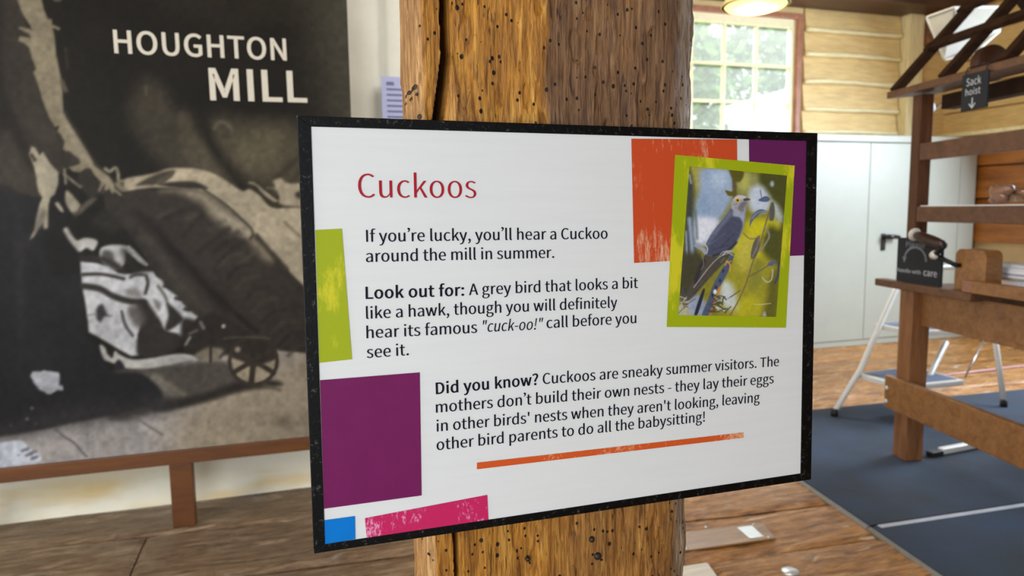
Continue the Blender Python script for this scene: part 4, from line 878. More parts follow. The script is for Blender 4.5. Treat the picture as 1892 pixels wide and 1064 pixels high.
red = np.clip(red + (fbm(PR * 26, Zp * 12, 91, 3) - .5) * .5, 0, 1)
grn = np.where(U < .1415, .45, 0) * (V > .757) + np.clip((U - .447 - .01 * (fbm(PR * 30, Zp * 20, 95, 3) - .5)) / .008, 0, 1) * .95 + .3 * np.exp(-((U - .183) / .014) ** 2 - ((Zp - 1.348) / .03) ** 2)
post = thing('timber_post', 'massive wormholed oak post with a long vertical split behind the information sign', 'post', (.3, .9, 0))
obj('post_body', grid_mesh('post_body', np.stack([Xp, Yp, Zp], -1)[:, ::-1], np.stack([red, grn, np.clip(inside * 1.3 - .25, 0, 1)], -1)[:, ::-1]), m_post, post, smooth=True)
m_nail = simple('rusty_nail', (62, 54, 48), .5, .3, 200, metal=.7)
for x_, y_, r_ in ((975, 1032, 5), (1093, 996, 6), (1104, 1027, 7.5)):
    p = on_wall(x_, y_, .757); bm = BM(); lathe(bm, [(0, -.01), (r_ * .0006, -.01), (r_ * .0006, .002), (r_ * .0004, .0035), (0, .004)], p, (0, -1, 0), 16)
    obj('nail', bm, m_nail, post, smooth=True)

# ================================================================ INFORMATION SIGN
S0 = np.array([.01154098, .73341206, 1.34417301]); SX = np.array([.99992534, .01061659, -.00604968]); SY = np.array([.00661027, .03058582, .99951029])
SY = SY - SX * np.dot(SX, SY); SY /= np.linalg.norm(SY); SN = np.cross(SX, SY)
def spx(x, y):
    p = on_plane(x, y, S0, SN) - S0; return np.array([p @ SX, p @ SY])
def s3(uv, z=0): return S0 + uv[0] * SX + uv[1] * SY + z * SN
sign = thing('information_sign', 'black edged white CUCKOOS information sign fixed to the oak post', 'sign', tuple(s3((.31, -.4417))))
outer = [spx(*q) for q in ((549, 213.3), (1510, 246), (1498, 885.5), (580, 1022.5))]
inner = [spx(*q) for q in ((574.6, 233.8), (1489.5, 260.5), (1479.3, 874.5), (600.6, 1005))]
m_white = simple('satin_white_print', (222, 222, 220), .42, .02, 8, spec=.4, stretch=(1, 1, 14))
m_black, nt, b = nodes('scuffed_black_edge')
f = noise(nt, coords(nt, (300, 300, 300)), 1, 5, .7); sc1 = noise(nt, coords(nt, (160, 160, 160)), 1, 8, .85)
nt.links.new(ramp(nt, sc1, [(.57, tuple(lin((5, 5, 5)))), (.66, tuple(lin((92, 90, 86))))]), b.inputs['Base Color']); b.inputs['Roughness'].default_value = .38; b.inputs['Specular IOR Level'].default_value = .14; bump(nt, b, f, .35, .001)
panel_in = [q * 1 for q in outer]
bm = BM(); prism(bm, [s3(q, -.0005) for q in panel_in], -SN * .011)
obj('panel', bm, m_white, sign)
bm = BM()
for i in range(4):
    j = (i + 1) % 4
    hexa(bm, [s3(outer[i], -.012), s3(outer[j], -.012), s3(inner[j], -.012), s3(inner[i], -.012), s3(outer[i], .0008), s3(outer[j], .0008), s3(inner[j], .0008), s3(inner[i], .0008)], .0006)
obj('edging', bm, m_black, sign)
bm = BM(); box(bm, (.17, .7465, .93), (.42, .752, 1.30)); obj('mounting_block', bm, m_black, sign)

def patch(name, quad, mat, lift, label=None):
    bm = BM(); bm.faces.new([bm.verts.new(tuple(s3(spx(*q), lift))) for q in quad])
    if bm.faces[:][0].normal.dot(Vector(SN)) < 0: pass
    o = obj(name, bm, mat, sign)
    if label: o['label'] = label
    return o
c_lime = crayon('lime_print', (158, 170, 18), (206, 196, 40), .44, .56, (50, 50, 18), .4)
c_plum = simple('plum_print', (112, 26, 84), .35, .06, 30, spec=.15)
c_plum2 = simple('plum_print_upper', (98, 32, 84), .35, .06, 30, spec=.15)
c_blue = simple('blue_print', (0, 116, 200), .35, .04, 30, spec=.15)
c_pink = crayon('pink_print', (196, 34, 92), (226, 150, 186), .47, .56, (260, 200, 150))
c_orange = crayon('orange_print', (198, 74, 36), (222, 170, 134), .47, .64, (150, 90, 34))
c_bar = crayon('orange_bar_print', (206, 86, 34), (224, 160, 120), .47, .58, (260, 200, 200))
patch('colour_patch', [(582.7, 424.8), (631.6, 422.2), (650.5, 663.5), (590, 670.3)], c_lime, .0001, 'lime green patch')
patch('colour_patch', [(591.3, 702.3), (775.6, 687.8), (779, 915.2), (598.7, 939.8)], c_plum, .0001, 'large plum patch')
patch('colour_patch', [(599, 961), (656, 953.2), (656.8, 995.9), (600.5, 1005)], c_blue, .0001, 'bright blue patch')
patch('colour_patch', [(674.2, 957.2), (900.4, 914.1), (902.5, 959.9), (677.5, 993.3)], c_pink, .0001, 'pink patch with white specks')
patch('colour_patch', [(881.1, 854.7), (1373.7, 798.7), (1374.4, 808.6), (881.1, 866.9)], c_bar, .0001, 'thin orange bar')
patch('colour_patch', [(1166.4, 256.2), (1361.7, 257.5), (1364, 475), (1171.5, 485.8)], c_orange, .0001, 'orange patch')
patch('colour_patch', [(1383.7, 257.5), (1489.7, 260.5), (1486, 471.6), (1386, 476)], c_plum2, .0001, 'plum patch behind the bird picture')
bpic = patch('picture_border', [(1247, 286), (1468, 305.9), (1451.8, 605.2), (1231.6, 603.8)], c_lime, .0003, 'lime green picture border')

bird = Canvas(1246, 300, 1460, 592, 1.6, (124, 118, 46))
def paint_bird(c):
    c.view(3.325, 1240, 290)
    F, L = c.fill, c.line
    F([(100, 50), (210, 60), (200, 190), (120, 200)], (160, 148, 66), 12); F([(380, 480), (700, 380), (700, 660), (560, 720), (420, 700)], (182, 172, 40), 18)
    F([(340, 690), (660, 640), (650, 1000), (340, 1000)], (150, 142, 44), 16)
    F([(185, 75), (360, 75), (390, 180), (360, 290), (300, 390), (225, 525), (140, 545), (125, 400), (170, 200)], (146, 162, 186), 9)
    F([(150, 380), (240, 370), (290, 410), (220, 520), (145, 520)], (218, 216, 222), 9, .9); c.oval((295, 140), 50, 55, (176, 190, 208), 10, .8); c.oval((205, 300), 40, 60, (128, 150, 176), 10, .7)
    F([(400, 90), (540, 110), (560, 190), (490, 250), (420, 220)], (140, 140, 90), 10, .8); F([(430, 100), (480, 110), (470, 200), (420, 190)], (186, 182, 90), 8, .7)
    F([(550, 90), (715, 100), (715, 400), (660, 380), (620, 260), (560, 200)], (74, 74, 34), 8); F([(490, 190), (560, 180), (610, 260), (590, 330), (510, 340), (475, 290)], (190, 198, 214), 8, .95); c.oval((620, 165), 10, 16, (170, 182, 204), 4)
    F([(620, 270), (660, 300), (700, 400), (660, 400), (630, 340)], (190, 196, 200), 7, .8); F([(590, 420), (660, 440), (700, 390), (690, 650), (620, 640), (560, 570)], (78, 78, 36), 9)
    F([(470, 390), (600, 390), (570, 470), (480, 470)], (198, 186, 34), 10, .8); F([(430, 520), (520, 500), (500, 640), (440, 700), (400, 640)], (186, 174, 74), 12, .8)
    F([(320, 760), (370, 780), (400, 860), (420, 940), (330, 920), (300, 830)], (194, 200, 206), 9, .9); F([(600, 760), (660, 690), (650, 990), (560, 985), (590, 860)], (92, 88, 34), 9, .9)
    F([(420, 880), (520, 860), (560, 940), (480, 985), (400, 975)], (176, 168, 34), 9, .8); F([(520, 640), (560, 650), (540, 780), (480, 800)], (118, 118, 52), 10, .7)
    F([(100, 60), (118, 80), (140, 200), (135, 480), (170, 640), (120, 760), (50, 800), (80, 500)], (62, 66, 60), 7); L([(112, 380), (125, 520), (130, 600)], 22, (142, 156, 180), 4); L([(92, 460), (98, 620)], 10, (150, 160, 178), 3); L([(112, 110), (122, 160)], 10, (150, 156, 166), 2.5); L([(150, 330), (160, 500)], 10, (96, 104, 110), 4)
    F([(60, 620), (180, 600), (200, 700), (140, 860), (60, 900)], (68, 64, 46), 8); F([(50, 880), (120, 870), (150, 980), (45, 985)], (176, 172, 160), 6, .8); F([(110, 880), (200, 840), (210, 975), (130, 980)], (140, 150, 178), 6, .9)
    F([(170, 820), (250, 760), (260, 860), (210, 880)], (128, 122, 40), 6)
    # trunk behind the head
    L([(385, 60), (388, 150), (392, 250)], 26, (98, 84, 58), 2.5); F([(360, 60), (445, 85), (430, 145), (395, 150), (365, 110)], (88, 82, 32), 3); F([(334, 205), (372, 212), (392, 200), (384, 236), (350, 236)], (96, 86, 30), 1.5)
    # perch
    F([(335, 650), (372, 600), (388, 602), (352, 700), (305, 790), (272, 850), (232, 975), (188, 975), (230, 868), (262, 780)], (74, 84, 108), 1.5)
    for p in ((275, 800), (300, 760), (255, 850), (320, 700)): c.oval(p, 7, 11, (46, 50, 62), 1.5)
    L([(275, 845), (262, 900), (238, 970)], 12, (190, 112, 44), 2); L([(300, 800), (285, 830)], 14, (196, 120, 52), 2); c.oval((270, 828), 11, 14, (216, 216, 220), 1.5)
    # tail and body
    F([(195, 815), (206, 825), (165, 960), (142, 972), (165, 890)], (44, 44, 54), 1.2)
    F([(215, 595), (290, 612), (372, 578), (352, 620), (240, 740), (160, 830), (105, 882), (84, 862), (145, 745), (190, 650)], (76, 70, 62), 1.5)
    L([(200, 640), (165, 720), (155, 770)], 26, (52, 48, 50), 3); L([(375, 583), (300, 612), (235, 675), (170, 760), (140, 800)], 6, (158, 152, 146), 1.2); L([(330, 620), (240, 720), (160, 815)], 6, (110, 104, 94), 1.5); L([(300, 650), (220, 745), (140, 840)], 5, (54, 50, 46), 1.5)
    F([(370, 300), (360, 325), (320, 380), (270, 440), (225, 510), (210, 560), (220, 604), (290, 606), (370, 572), (415, 500), (440, 435), (453, 375), (452, 320), (462, 285), (430, 250), (390, 260)], (92, 96, 116), 1.5)
    F([(395, 300), (455, 290), (452, 375), (440, 440), (418, 500), (400, 530), (425, 450), (436, 400), (420, 370), (380, 360)], (150, 154, 172), 2.5)
    F([(345, 382), (400, 372), (432, 395), (436, 440), (400, 520), (330, 582), (240, 606), (222, 590), (235, 545), (290, 462)], (74, 76, 94), 3)
    L([(400, 525), (340, 580), (260, 606)], 12, (46, 46, 58), 2.5); L([(260, 470), (330, 400), (360, 350)], 16, (106, 112, 134), 4, .8); L([(300, 560), (390, 470)], 5, (58, 60, 74), 2); L([(260, 570), (350, 540)], 5, (58, 60, 74), 2); L([(250, 530), (330, 470)], 5, (92, 96, 116), 2)
    F([(368, 300), (376, 262), (403, 238), (440, 235), (466, 250), (472, 272), (455, 305), (445, 335), (400, 335), (372, 318)], (160, 156, 158), 1.5)
    F([(385, 262), (404, 240), (440, 237), (460, 250), (430, 258), (400, 270)], (192, 188, 186), 2.5); F([(430, 280), (466, 275), (450, 310), (440, 335), (410, 320)], (112, 108, 114), 3)
    for k in range(14): c.oval((R.uniform(380, 450), R.uniform(280, 330)), 4, 3, (120, 116, 120), 1.5, .7)
    F([(446, 258), (468, 252), (487, 261), (470, 268), (448, 270)], (74, 68, 62), 1); c.oval((408, 266), 13, 12, (206, 156, 36), 1); c.oval((409, 266), 6, 6, (28, 20, 12), 1)
    L([(340, 640), (362, 660), (360, 700)], 8, (206, 146, 56), 1.2); L([(345, 640), (332, 665)], 7, (206, 146, 56), 1.2); L([(350, 645), (368, 640)], 6, (206, 146, 56), 1.2)
    L([(372, 578), (340, 580), (320, 600)], 9, (176, 172, 168), 1.5); L([(300, 600), (330, 580), (384, 606)], 4, (186, 186, 190), 1)
    # pale curled leaf at left
    F([(140, 545), (165, 524), (195, 530), (180, 545), (215, 570), (210, 602), (185, 575), (160, 560)], (150, 152, 162), 1.5); L([(165, 526), (205, 535), (224, 565), (218, 592)], 6, (190, 190, 196), 1.2); L([(190, 600), (200, 660), (185, 690)], 4, (130, 124, 110), 1.2)
    L([(62, 655), (92, 652)], 10, (60, 66, 80), 1.5)
    # right stem and leaves
    L([(360, 978), (420, 870), (470, 750), (500, 650), (540, 560), (575, 430), (617, 290)], 9, (122, 102, 70), 1.2); L([(480, 735), (560, 690), (620, 650)], 7, (112, 96, 66), 1.2); L([(350, 870), (425, 820)], 7, (96, 90, 84), 1.2)
    F([(482, 430), (490, 375), (520, 335), (555, 321), (590, 336), (550, 346), (515, 376), (496, 400)], (88, 98, 124), 1.2); L([(496, 380), (530, 342), (580, 334)], 4, (150, 156, 172), 1)
    F([(612, 290), (628, 278), (637, 330), (628, 388), (604, 386), (606, 340)], (86, 86, 84), 1.2); F([(545, 488), (538, 570), (508, 622), (489, 616), (498, 550), (520, 500)], (96, 90, 80), 1.2); L([(540, 500), (525, 560), (500, 610)], 4, (150, 142, 124), 1)
    L([(575, 430), (603, 478), (582, 530), (545, 578)], 11, (132, 130, 118), 1.5); L([(445, 468), (480, 500), (520, 500), (546, 484)], 6, (124, 112, 66), 1.2)
    F([(590, 662), (620, 635), (646, 638), (622, 668)], (92, 96, 120), 1.2); L([(560, 742), (590, 768), (618, 750), (624, 690)], 7, (178, 176, 164), 1.2); L([(662, 650), (656, 730), (640, 772)], 13, (66, 70, 84), 1.5)
    F([(535, 266), (580, 240), (608, 258), (585, 276)], (82, 92, 122), 1.2); L([(548, 205), (555, 245)], 5, (90, 96, 118), 1)
    # twigs along the foot
    for k in range(26):
        x = R.choice((R.uniform(50, 110), R.uniform(245, 350), R.uniform(250, 350))); y = R.uniform(840, 960)
        L([(x, y), (x + R.uniform(-30, 30), y + R.uniform(-25, 25)), (x + R.uniform(-40, 40), y + R.uniform(-40, 40))], R.uniform(4, 9), R.choice(((186, 188, 194), (74, 70, 62), (120, 104, 60), (66, 72, 92))), 1)
    L([(50, 930), (75, 885), (95, 860)], 5, (180, 172, 150), 1); L([(45, 960), (100, 905), (150, 870)], 4, (96, 88, 66), 1); L([(50, 855), (95, 872)], 4, (190, 186, 170), 1)
    L([(510, 903), (550, 906), (612, 899)], 4, (206, 204, 190), 1.2, .8); F([(560, 975), (575, 945), (585, 978)], (150, 150, 156), 1.2)
    n = fbm(c.X / 5, c.Y / 5, 17, 3) - .5; c.a *= (1 + .14 * n)[..., None]
paint_bird(bird)
q = [spx(*p) for p in ((1273.7, 307), (1453.7, 324.5), (1433.5, 585.4), (1252.5, 581.8))]
tu, tv = np.meshgrid(np.linspace(0, 1, 230), np.linspace(0, 1, 320))
UV = (q[0] * ((1 - tu) * (1 - tv))[..., None] + q[1] * (tu * (1 - tv))[..., None] + q[2] * (tu * tv)[..., None] + q[3] * ((1 - tu) * tv)[..., None])
P = S0 + UV[..., :1] * SX + UV[..., 1:] * SY + .0005 * SN
u, v_ = proj(P)
bp = obj('bird_picture', grid_mesh('bird_picture', P[::-1], np.clip(lin(np.clip(bird.sample(u, v_), 0, 255)) * 1.18, 0, 1)[::-1]), printed('bird_print', .45, .15), sign)
bp['label'] = 'colour picture of a grey cuckoo on a branch'

m_navy = simple('navy_ink', (14, 14, 30), .5, .05, spec=.12); m_redink = simple('crimson_ink', (166, 26, 40), .5, .05, spec=.15)
def on_sign(text, a, b_, cap, **k): return place(layout(text, **k), spx(*a), spx(*b_), cap)
CAPH = .01235
BOLD = dict(dx=38, dy=10, track=52); ITAL = dict(slant=.2, dx=11)
body = []
for t_, a_, b_, k in (("If you\u2019re lucky, you\u2019ll hear a Cuckoo", (676.5, 447.0), (1122.4, 441.0), {}), ("around the mill in summer.", (676.1, 484.3), (1023.9, 476.3), {}),
        ("Look out for:", (675.5, 552.2), (857.5, 546.0), BOLD), ("A grey bird that looks a bit", (866.4, 545.4), (1178.7, 532.0), {}),
        ("like a hawk, though you will definitely", (676.3, 589.2), (1140.2, 568.0), {}), ("hear its famous", (677, 625.2), (881.5, 614.8), {}),
        ('"cuck-oo!"', (892, 613.5), (1003.5, 608.2), ITAL), ("call before you", (1009.6, 606.4), (1175.4, 596.8), {}), ("see it.", (677.5, 661.6), (755.3, 656), {}),
        ("Did you know?", (805.3, 728.2), (994.6, 710.5), BOLD), ("Cuckoos are sneaky summer visitors. The", (1002.6, 709.8), (1438.9, 676.2), {}),
        ("mothers don\u2019t build their own nests - they lay their eggs", (805.3, 762.6), (1429.2, 707.9), {}), ("in other birds' nests when they aren't looking, leaving", (806.6, 797.4), (1403.3, 742.7), {}),
        ("other bird parents to do all the babysitting!", (806.6, 832.0), (1302.1, 778.6), {})):
    body.append(on_sign(t_, a_, b_, CAPH, **k))
for i0, i1 in ((0, 2), (2, 9), (9, 14)):
    obj('body_lettering', flat_mesh('body_lettering', sum(body[i0:i1], []), S0 + .0003 * SN, SX, SY), m_navy, sign)
obj('heading_lettering', flat_mesh('heading_lettering', on_sign("Cuckoos", (662, 365.6), (880, 366.2), .0246, dx=2, dy=-22), S0 + .0003 * SN, SX, SY), m_redink, sign)['label'] = 'crimson CUCKOOS heading'

# ================================================================ CUPBOARD
m_cab = simple('white_cupboard_paint', (178, 181, 170), .4, .03, 5)
cab = thing('cupboard', 'long white cupboard with flush doors under the window', 'cupboard', (4.5, 5.25, 0))
KX0, KX1, KY = 2.25, 6.12, 5.05
obj('carcass', box(BM(), (KX0, KY + .022, .05), (KX1, 5.49, 1.80), .004), m_cab, cab)
obj('top_board', box(BM(), (KX0 - .02, KY - .012, 1.802), (KX1 + .02, 5.49, 1.862), .006), m_cab, cab)
obj('plinth', box(BM(), (KX0, KY + .008, 0), (KX1, 5.45, .05), .003), m_cab, cab)
m_hand = simple('black_handle', (24, 26, 28), .35, .1)
edges = [2.27, 2.84, 3.86, 4.885, 5.925, KX1]
for x0, x1 in zip(edges, edges[1:]):
    d = obj('door', box(BM(), (x0 + .003, KY, .055), (x1 - .003, KY + .02, 1.795), .003), m_cab, cab)
    if abs(x0 - 4.885) < .01 or abs(x0 - 2.84) < .01:
        bm = BM(); hx = x0 + .175
        box(bm, (hx - .022, KY - .012, .85), (hx + .022, KY, 1.0), .004)
        tube(bm, [(hx, KY - .005, .972), (hx, KY - .05, .972)], .014, 12)
        tube(bm, [(hx - .012, KY - .05, .972), (hx + .06, KY - .052, .972), (hx + .135, KY - .045, .968)], [.021, .021, .017], 12)
        h_ = obj('handle', bm, m_hand, d, smooth=True); h_['label'] = 'black lever handle'

# ================================================================ CARPETS
m_carp, nt, b = nodes('blue_grey_carpet')
f = noise(nt, coords(nt, (1, 1, 1)), 420, 3, .7); g = noise(nt, coords(nt, (1, 1, 1)), 2.2, 4, .6)
c = mixc(nt, .7, ramp(nt, g, [(.32, tuple(lin((68, 73, 80)))), (.68, tuple(lin((72, 84, 104))))]), ramp(nt, f, [(.3, (.45, .45, .45)), (.7, (1.3, 1.3, 1.3))]), 'MULTIPLY')
nt.links.new(c, b.inputs['Base Color']); b.inputs['Roughness'].default_value = .95; b.inputs['Specular IOR Level'].default_value = .15; bump(nt, b, f, .6, .004)
m_bind = simple('grey_carpet_binding', (128, 124, 118), .8, .1, 60); m_tape = simple('pale_seam_tape', (176, 180, 190), .6, .1, 30)
def edge_x(y): return 2.187 + (y - 2.594) * .157
def carpet(y0, y1, lab):
    t_ = thing('carpet', lab, 'carpet', (3.6, (y0 + y1) / 2, 0))
    e0, e1 = edge_x(y0), edge_x(y1)
    far = lambda x, y: y - .045 * (x - 2.2)
    bm = BM(); hexa(bm, [(e0, far(e0, y0), .0045), (6.1, far(6.1, y0), .0045), (6.1, far(6.1, y1), .0045), (e1, far(e1, y1), .0045), (e0, far(e0, y0), .012), (6.1, far(6.1, y0), .012), (6.1, far(6.1, y1), .012), (e1, far(e1, y1), .012)], .002)
    obj('pile', bm, m_carp, t_)
    bm = BM(); tube(bm, [(e0 - .012, far(e0, y0), .0), ((e0 + e1) / 2 - .014, (y0 + y1) / 2, .0), (e1 - .012, far(e1, y1), .0)], .012, 12)
    obj('edge_binding', bm, m_bind, t_, smooth=True)
    return t_
carpet(2.10, 3.52, 'blue grey carpet under the wooden bench and step stool')
cf = carpet(.3, 2.085, 'darker blue grey carpet in the front right corner')
bm = BM(); hexa(bm, [(2.13, 2.068, .0121), (6.1, 1.89, .0121), (6.1, 1.915, .0121), (2.13, 2.093, .0121), (2.13, 2.068, .0127), (6.1, 1.89, .0127), (6.1, 1.915, .0127), (2.13, 2.093, .0127)])
obj('seam_tape', bm, m_tape, cf)

# patches on the floorboards
m_plate = wood('worn_plate', (132, 94, 58), (178, 138, 98), (2, 20, 20), .22, .1)
pl = thing('floor_plate', 'thin worn repair plate nailed over the floorboards right of the post', 'floor plate', (1.5, 2.2, 0))
bm = BM(); Q = [(1.05, 2.172), (1.70, 2.137), (1.735, 2.268), (1.05, 2.315)]
hexa(bm, [(x, y, .001) for x, y in Q] + [(x, y, .0085) for x, y in Q], .002); obj('plate', bm, m_plate, pl)
bm = BM(); Q = [(1.60, 2.16), (1.66, 2.158), (1.675, 2.25), (1.61, 2.255)]
m_tin_glint = simple('bright_tin_and_glint', (214, 218, 220), .25, .06, 40, metal=.6)
hexa(bm, [(x, y, .0086) for x, y in Q] + [(x, y, .0105) for x, y in Q]); obj('glint_strip', bm, m_tin_glint, pl)  # bright strip added as the window's white reflection on the plate
for x, y in ((1.335, 2.168), (1.69, 2.26), (1.675, 2.148), (1.50, 2.30)):
    obj('nail', lathe(BM(), [(0, .008), (.008, .008), (.006, .0115), (0, .0125)], (x, y, 0), seg=10), m_tin_glint, pl, smooth=True)
o = obj('floor_disc', lathe(BM(), [(0, 0), (.03, 0), (.03, .005), (.026, .007), (0, .007)], (1.59, 1.921, 0), seg=24), m_tin_glint, loc=(1.59, 1.921, 0), smooth=True)
props(o, 'small bright tin disc set in the floorboards near the carpet edge', 'floor disc')
o = obj('floor_board', hexa(BM(), [(x, y, .001) for x, y in ((.9, 1.93), (1.325, 1.935), (1.352, 2.06), (.9, 2.085))] + [(x, y, .007) for x, y in ((.9, 1.93), (1.325, 1.935), (1.352, 2.06), (.9, 2.085))], .002), wood('pale_board', (196, 182, 158), (226, 214, 192), (2, 30, 30), .35, .1), loc=(1.1, 2.0, 0))  # thin board, paler than the planks around it
props(o, 'pale board in the floor beside the foot of the post', 'floorboard')

# ================================================================ WOODEN BENCH FRAME WITH LATTICE ROOF
TT = np.array([-.2220101, -.97504437, 0]); TW = np.array([.97504437, -.2220101, 0]); TP = np.array([2.80, 2.60, 0])
def B3(s, w, z): return TP + TT * s + TW * w + np.array([0, 0, z])
def bx(bm, s0, s1, w0, w1, z0, z1, bev=.003):
    c = [B3(s0, w0, z0), B3(s1, w0, z0), B3(s1, w1, z0), B3(s0, w1, z0), B3(s0, w0, z1), B3(s1, w0, z1), B3(s1, w1, z1), B3(s0, w1, z1)]
    return hexa(bm, c, bev)
rotB = (0, 0, -math.atan2(TT[1], TT[0]))
m_bench = wood('red_brown_bench_wood', (122, 80, 42), (160, 112, 64), (4, 26, 26), .38, .12, rotB)
m_leg = wood('red_brown_leg_wood', (116, 74, 42), (154, 104, 64), (26, 26, 3), .38, .12)
m_up = wood('dark_upright_wood', (66, 38, 20), (98, 60, 36), (26, 26, 3), .45, .12, (0, 0, 0), .3)
m_dkwood = wood('dark_roof_wood', (36, 21, 11), (64, 40, 22), (6, 20, 20), .6, .15, rotB, .15)
m_shelf = wood('brown_shelf_wood', (78, 48, 30), (110, 72, 46), (4, 22, 22), .42, .15, rotB)
BW, BL = 1.0, 1.5
bench = thing('mill_machine', 'tall brown wooden mill machine frame with slanted lattice roof on the blue carpet', 'wooden frame', tuple(B3(.6, .5, 0)))
for s, w, zt in ((-.1, 0, 1.76), (-.1, BW - .1, 1.76), (BL, 0, 1.76), (BL, BW - .1, 1.76)):
    obj('leg', bx(BM(), s, s + .1, w, w + .09, .0128, .8515, .005), m_leg, bench)
    obj('upright', bx(BM(), s + (.026 if s < 0 else 0), s + (.088 if s < 0 else .062), w, w + .062, .8685, zt, .004), m_up, bench)
obj('lower_rail', bx(BM(), -.135, BL + .14, -.035, -.002, .25, .412, .006), m_bench, bench)
obj('lower_rail', bx(BM(), -.135, BL + .14, BW - .008, BW + .03, .25, .412, .006), m_bench, bench)
m_bolt = simple('pale_bolt_head', (206, 200, 186), .3, .05, metal=.5)
for z in (.35, .283):
    obj('bolt', lathe(BM(), [(0, 0), (.014, 0), (.012, .007), (.006, .01), (0, .011)], B3(-.113, -.035, z), tuple(-TW), 16), m_bolt, bench, smooth=True)
obj('apron', bx(BM(), .0, BL, .045, .075, .68, .852, .004), m_bench, bench)
obj('apron', bx(BM(), -.08, -.05, .09, BW - .1, .68, .852, .004), m_bench, bench)
obj('bench_top', bx(BM(), -.1, BL + .1, .05, BW, .852, .868, .003), m_shelf, bench)
obj('ledge', bx(BM(), -.215, .448, -.06, -.001, .8525, .888, .004), m_shelf, bench)
obj('shelf_rail', bx(BM(), .0, BL, -.004, .028, 1.172, 1.243, .004), m_shelf, bench)
obj('shelf', bx(BM(), .0, BL, .03, BW - .12, 1.215, 1.238, .003), m_shelf, bench)
obj('upper_rail', bx(BM(), .0, BL, -.004, .028, 1.455, 1.532, .004), m_shelf, bench)
obj('upper_rail', bx(BM(), .0, BL, BW - .1, BW - .07, 1.455, 1.532, .004), m_shelf, bench)
# roof: sloping board over a plate, rafters and battens
bm = BM(); hexa(bm, [B3(-.225, -.035, 1.768), B3(BL + .2, -.035, 1.768), B3(BL + .2, .12, 1.768), B3(-.10, .12, 1.768), B3(-.225, -.035, 1.80), B3(BL + .2, -.035, 1.80), B3(BL + .2, .12, 1.83), B3(-.10, .12, 1.83)], .003)
obj('eave_board', bm, m_shelf, bench)
obj('wall_plate', bx(BM(), -.1, BL, .16, .23, 1.70, 1.768, .004), m_dkwood, bench)
obj('wall_plate', bx(BM(), -.1, BL, BW - .13, BW, 1.76, 1.83, .004), m_dkwood, bench)
slope = Vector(tuple(TW * -1.14 + np.array([0, 0, 1.0]))).normalized()
HR = (BW / 2) * 1.14
for s in (-.20, .145, .49, .84, 1.19):
    obj('rafter', bar(BM(), B3(s, -.01, 1.80), B3(s, BW / 2, 1.80 + HR), .045, .04, slope, .003), m_dkwood, bench)
    obj('rafter', bar(BM(), B3(s, BW + .01, 1.80), B3(s, BW / 2, 1.80 + HR), .045, .04, Vector(tuple(TW * 1.14 + np.array([0, 0, 1.0]))), .003), m_dkwood, bench)
for w in (.175, .335):
    obj('batten', bar(BM(), B3(-.22, w - .016, 1.80 + w * 1.14 + .012), B3(BL, w - .016, 1.80 + w * 1.14 + .012), .05, .025, slope, .003), m_dkwood, bench)
obj('ridge', bar(BM(), B3(-.25, BW / 2, 1.80 + HR), B3(BL, BW / 2, 1.80 + HR), .04, .09, (0, 0, 1), .003), m_dkwood, bench)

# things on the bench
m_chalk = simple('chalkboard_black', (34, 36, 40), .75, .15, 14, spec=.3); m_chk = simple('chalk_white', (176, 178, 182), .9, .1, 60); m_chd = simple('chalk_grey', (112, 114, 120), .9, .1, 60)
def board_text(items, s0, z0, w, lean=0):
    cs = []
    for t_, a_, b_, cap in items: cs += place(layout(t_, 8, 4), a_, b_, cap)
    return flat_mesh('chalk_lettering', cs, B3(s0, w, z0) , TT, np.array([0, 0, 1]))
cb = thing('chalkboard', 'black chalkboard asking for careful handling, standing behind the crank handle', 'chalkboard', tuple(B3(.05, -.03, .889)))
obj('board', bx(BM(), -.085, .233, -.034, -.026, .889, 1.097, .002), m_chalk, cb)
arc = [(.165 + .078 * math.cos(t), .105 + .062 * math.sin(t)) for t in [math.pi * k / 14 for k in range(15)]]
up = [(x + .0, y) for x, y in arc]; ring_ = [np.array([.165 + (.078 + d) * math.cos(t) , .105 + (.062 + d) * math.sin(t)]) for d, ts in ((.005, range(15)), (-.005, range(14, -1, -1))) for t in [math.pi * k / 14 for k in ts]]
cs = [np.array(ring_), np.array([(.072, .118), (.104, .118), (.087, .09)])]
obj('chalk_arrow', flat_mesh('chalk_arrow', [c_ - np.array([.03, 0]) for c_ in cs], B3(-.085, -.0345, .889), TT, (0, 0, 1)), m_chd, cb)
obj('chalk_lettering', board_text([("Please", (.065, .165), (.2, .165), .026)], -.085, .889, -.0345), m_chd, cb)
for it in (("handle with", (.012, .045), (.18, .045), .017), ("care", (.2, .042), (.29, .042), .03)):
    obj('chalk_lettering', board_text([it], -.085, .889, -.0345), m_chk, cb)

hang = thing('chalkboard', 'small black SACK HOIST chalkboard hanging from the lattice roof edge', 'chalkboard', tuple(B3(.4, -.05, 1.63)))
obj('board', bx(BM(), .322, .466, -.054, -.046, 1.632, 1.778, .002), m_chalk, hang)
HB = lambda cs: flat_mesh('chalk_lettering', cs, B3(.322, -.0545, 1.632), TT, (0, 0, 1))
obj('chalk_lettering', HB(place(layout('Sack', 8, 4), (.026, .098), (.108, .098), .03)), m_chk, hang)
obj('chalk_lettering', HB(place(layout('hoist', 8, 4), (.024, .06), (.108, .06), .026)), m_chk, hang)
obj('chalk_arrow', HB([np.array(q) for q in ([(.062, .048), (.068, .048), (.068, .014), (.080, .027), (.084, .023), (.065, .004), (.046, .023), (.050, .027), (.062, .014)],)]), m_chk, hang)
m_cord = simple('dark_cord', (40, 30, 24), .8)
for s in (.335, .45):
    obj('hanging_cord', tube(BM(), [B3(s, -.05, 1.776), B3(s, -.048, 1.79), B3(s, -.04, 1.806), B3(s, .0, 1.815), B3(s, .03, 1.83)], .003, 6), m_cord, hang, smooth=True)

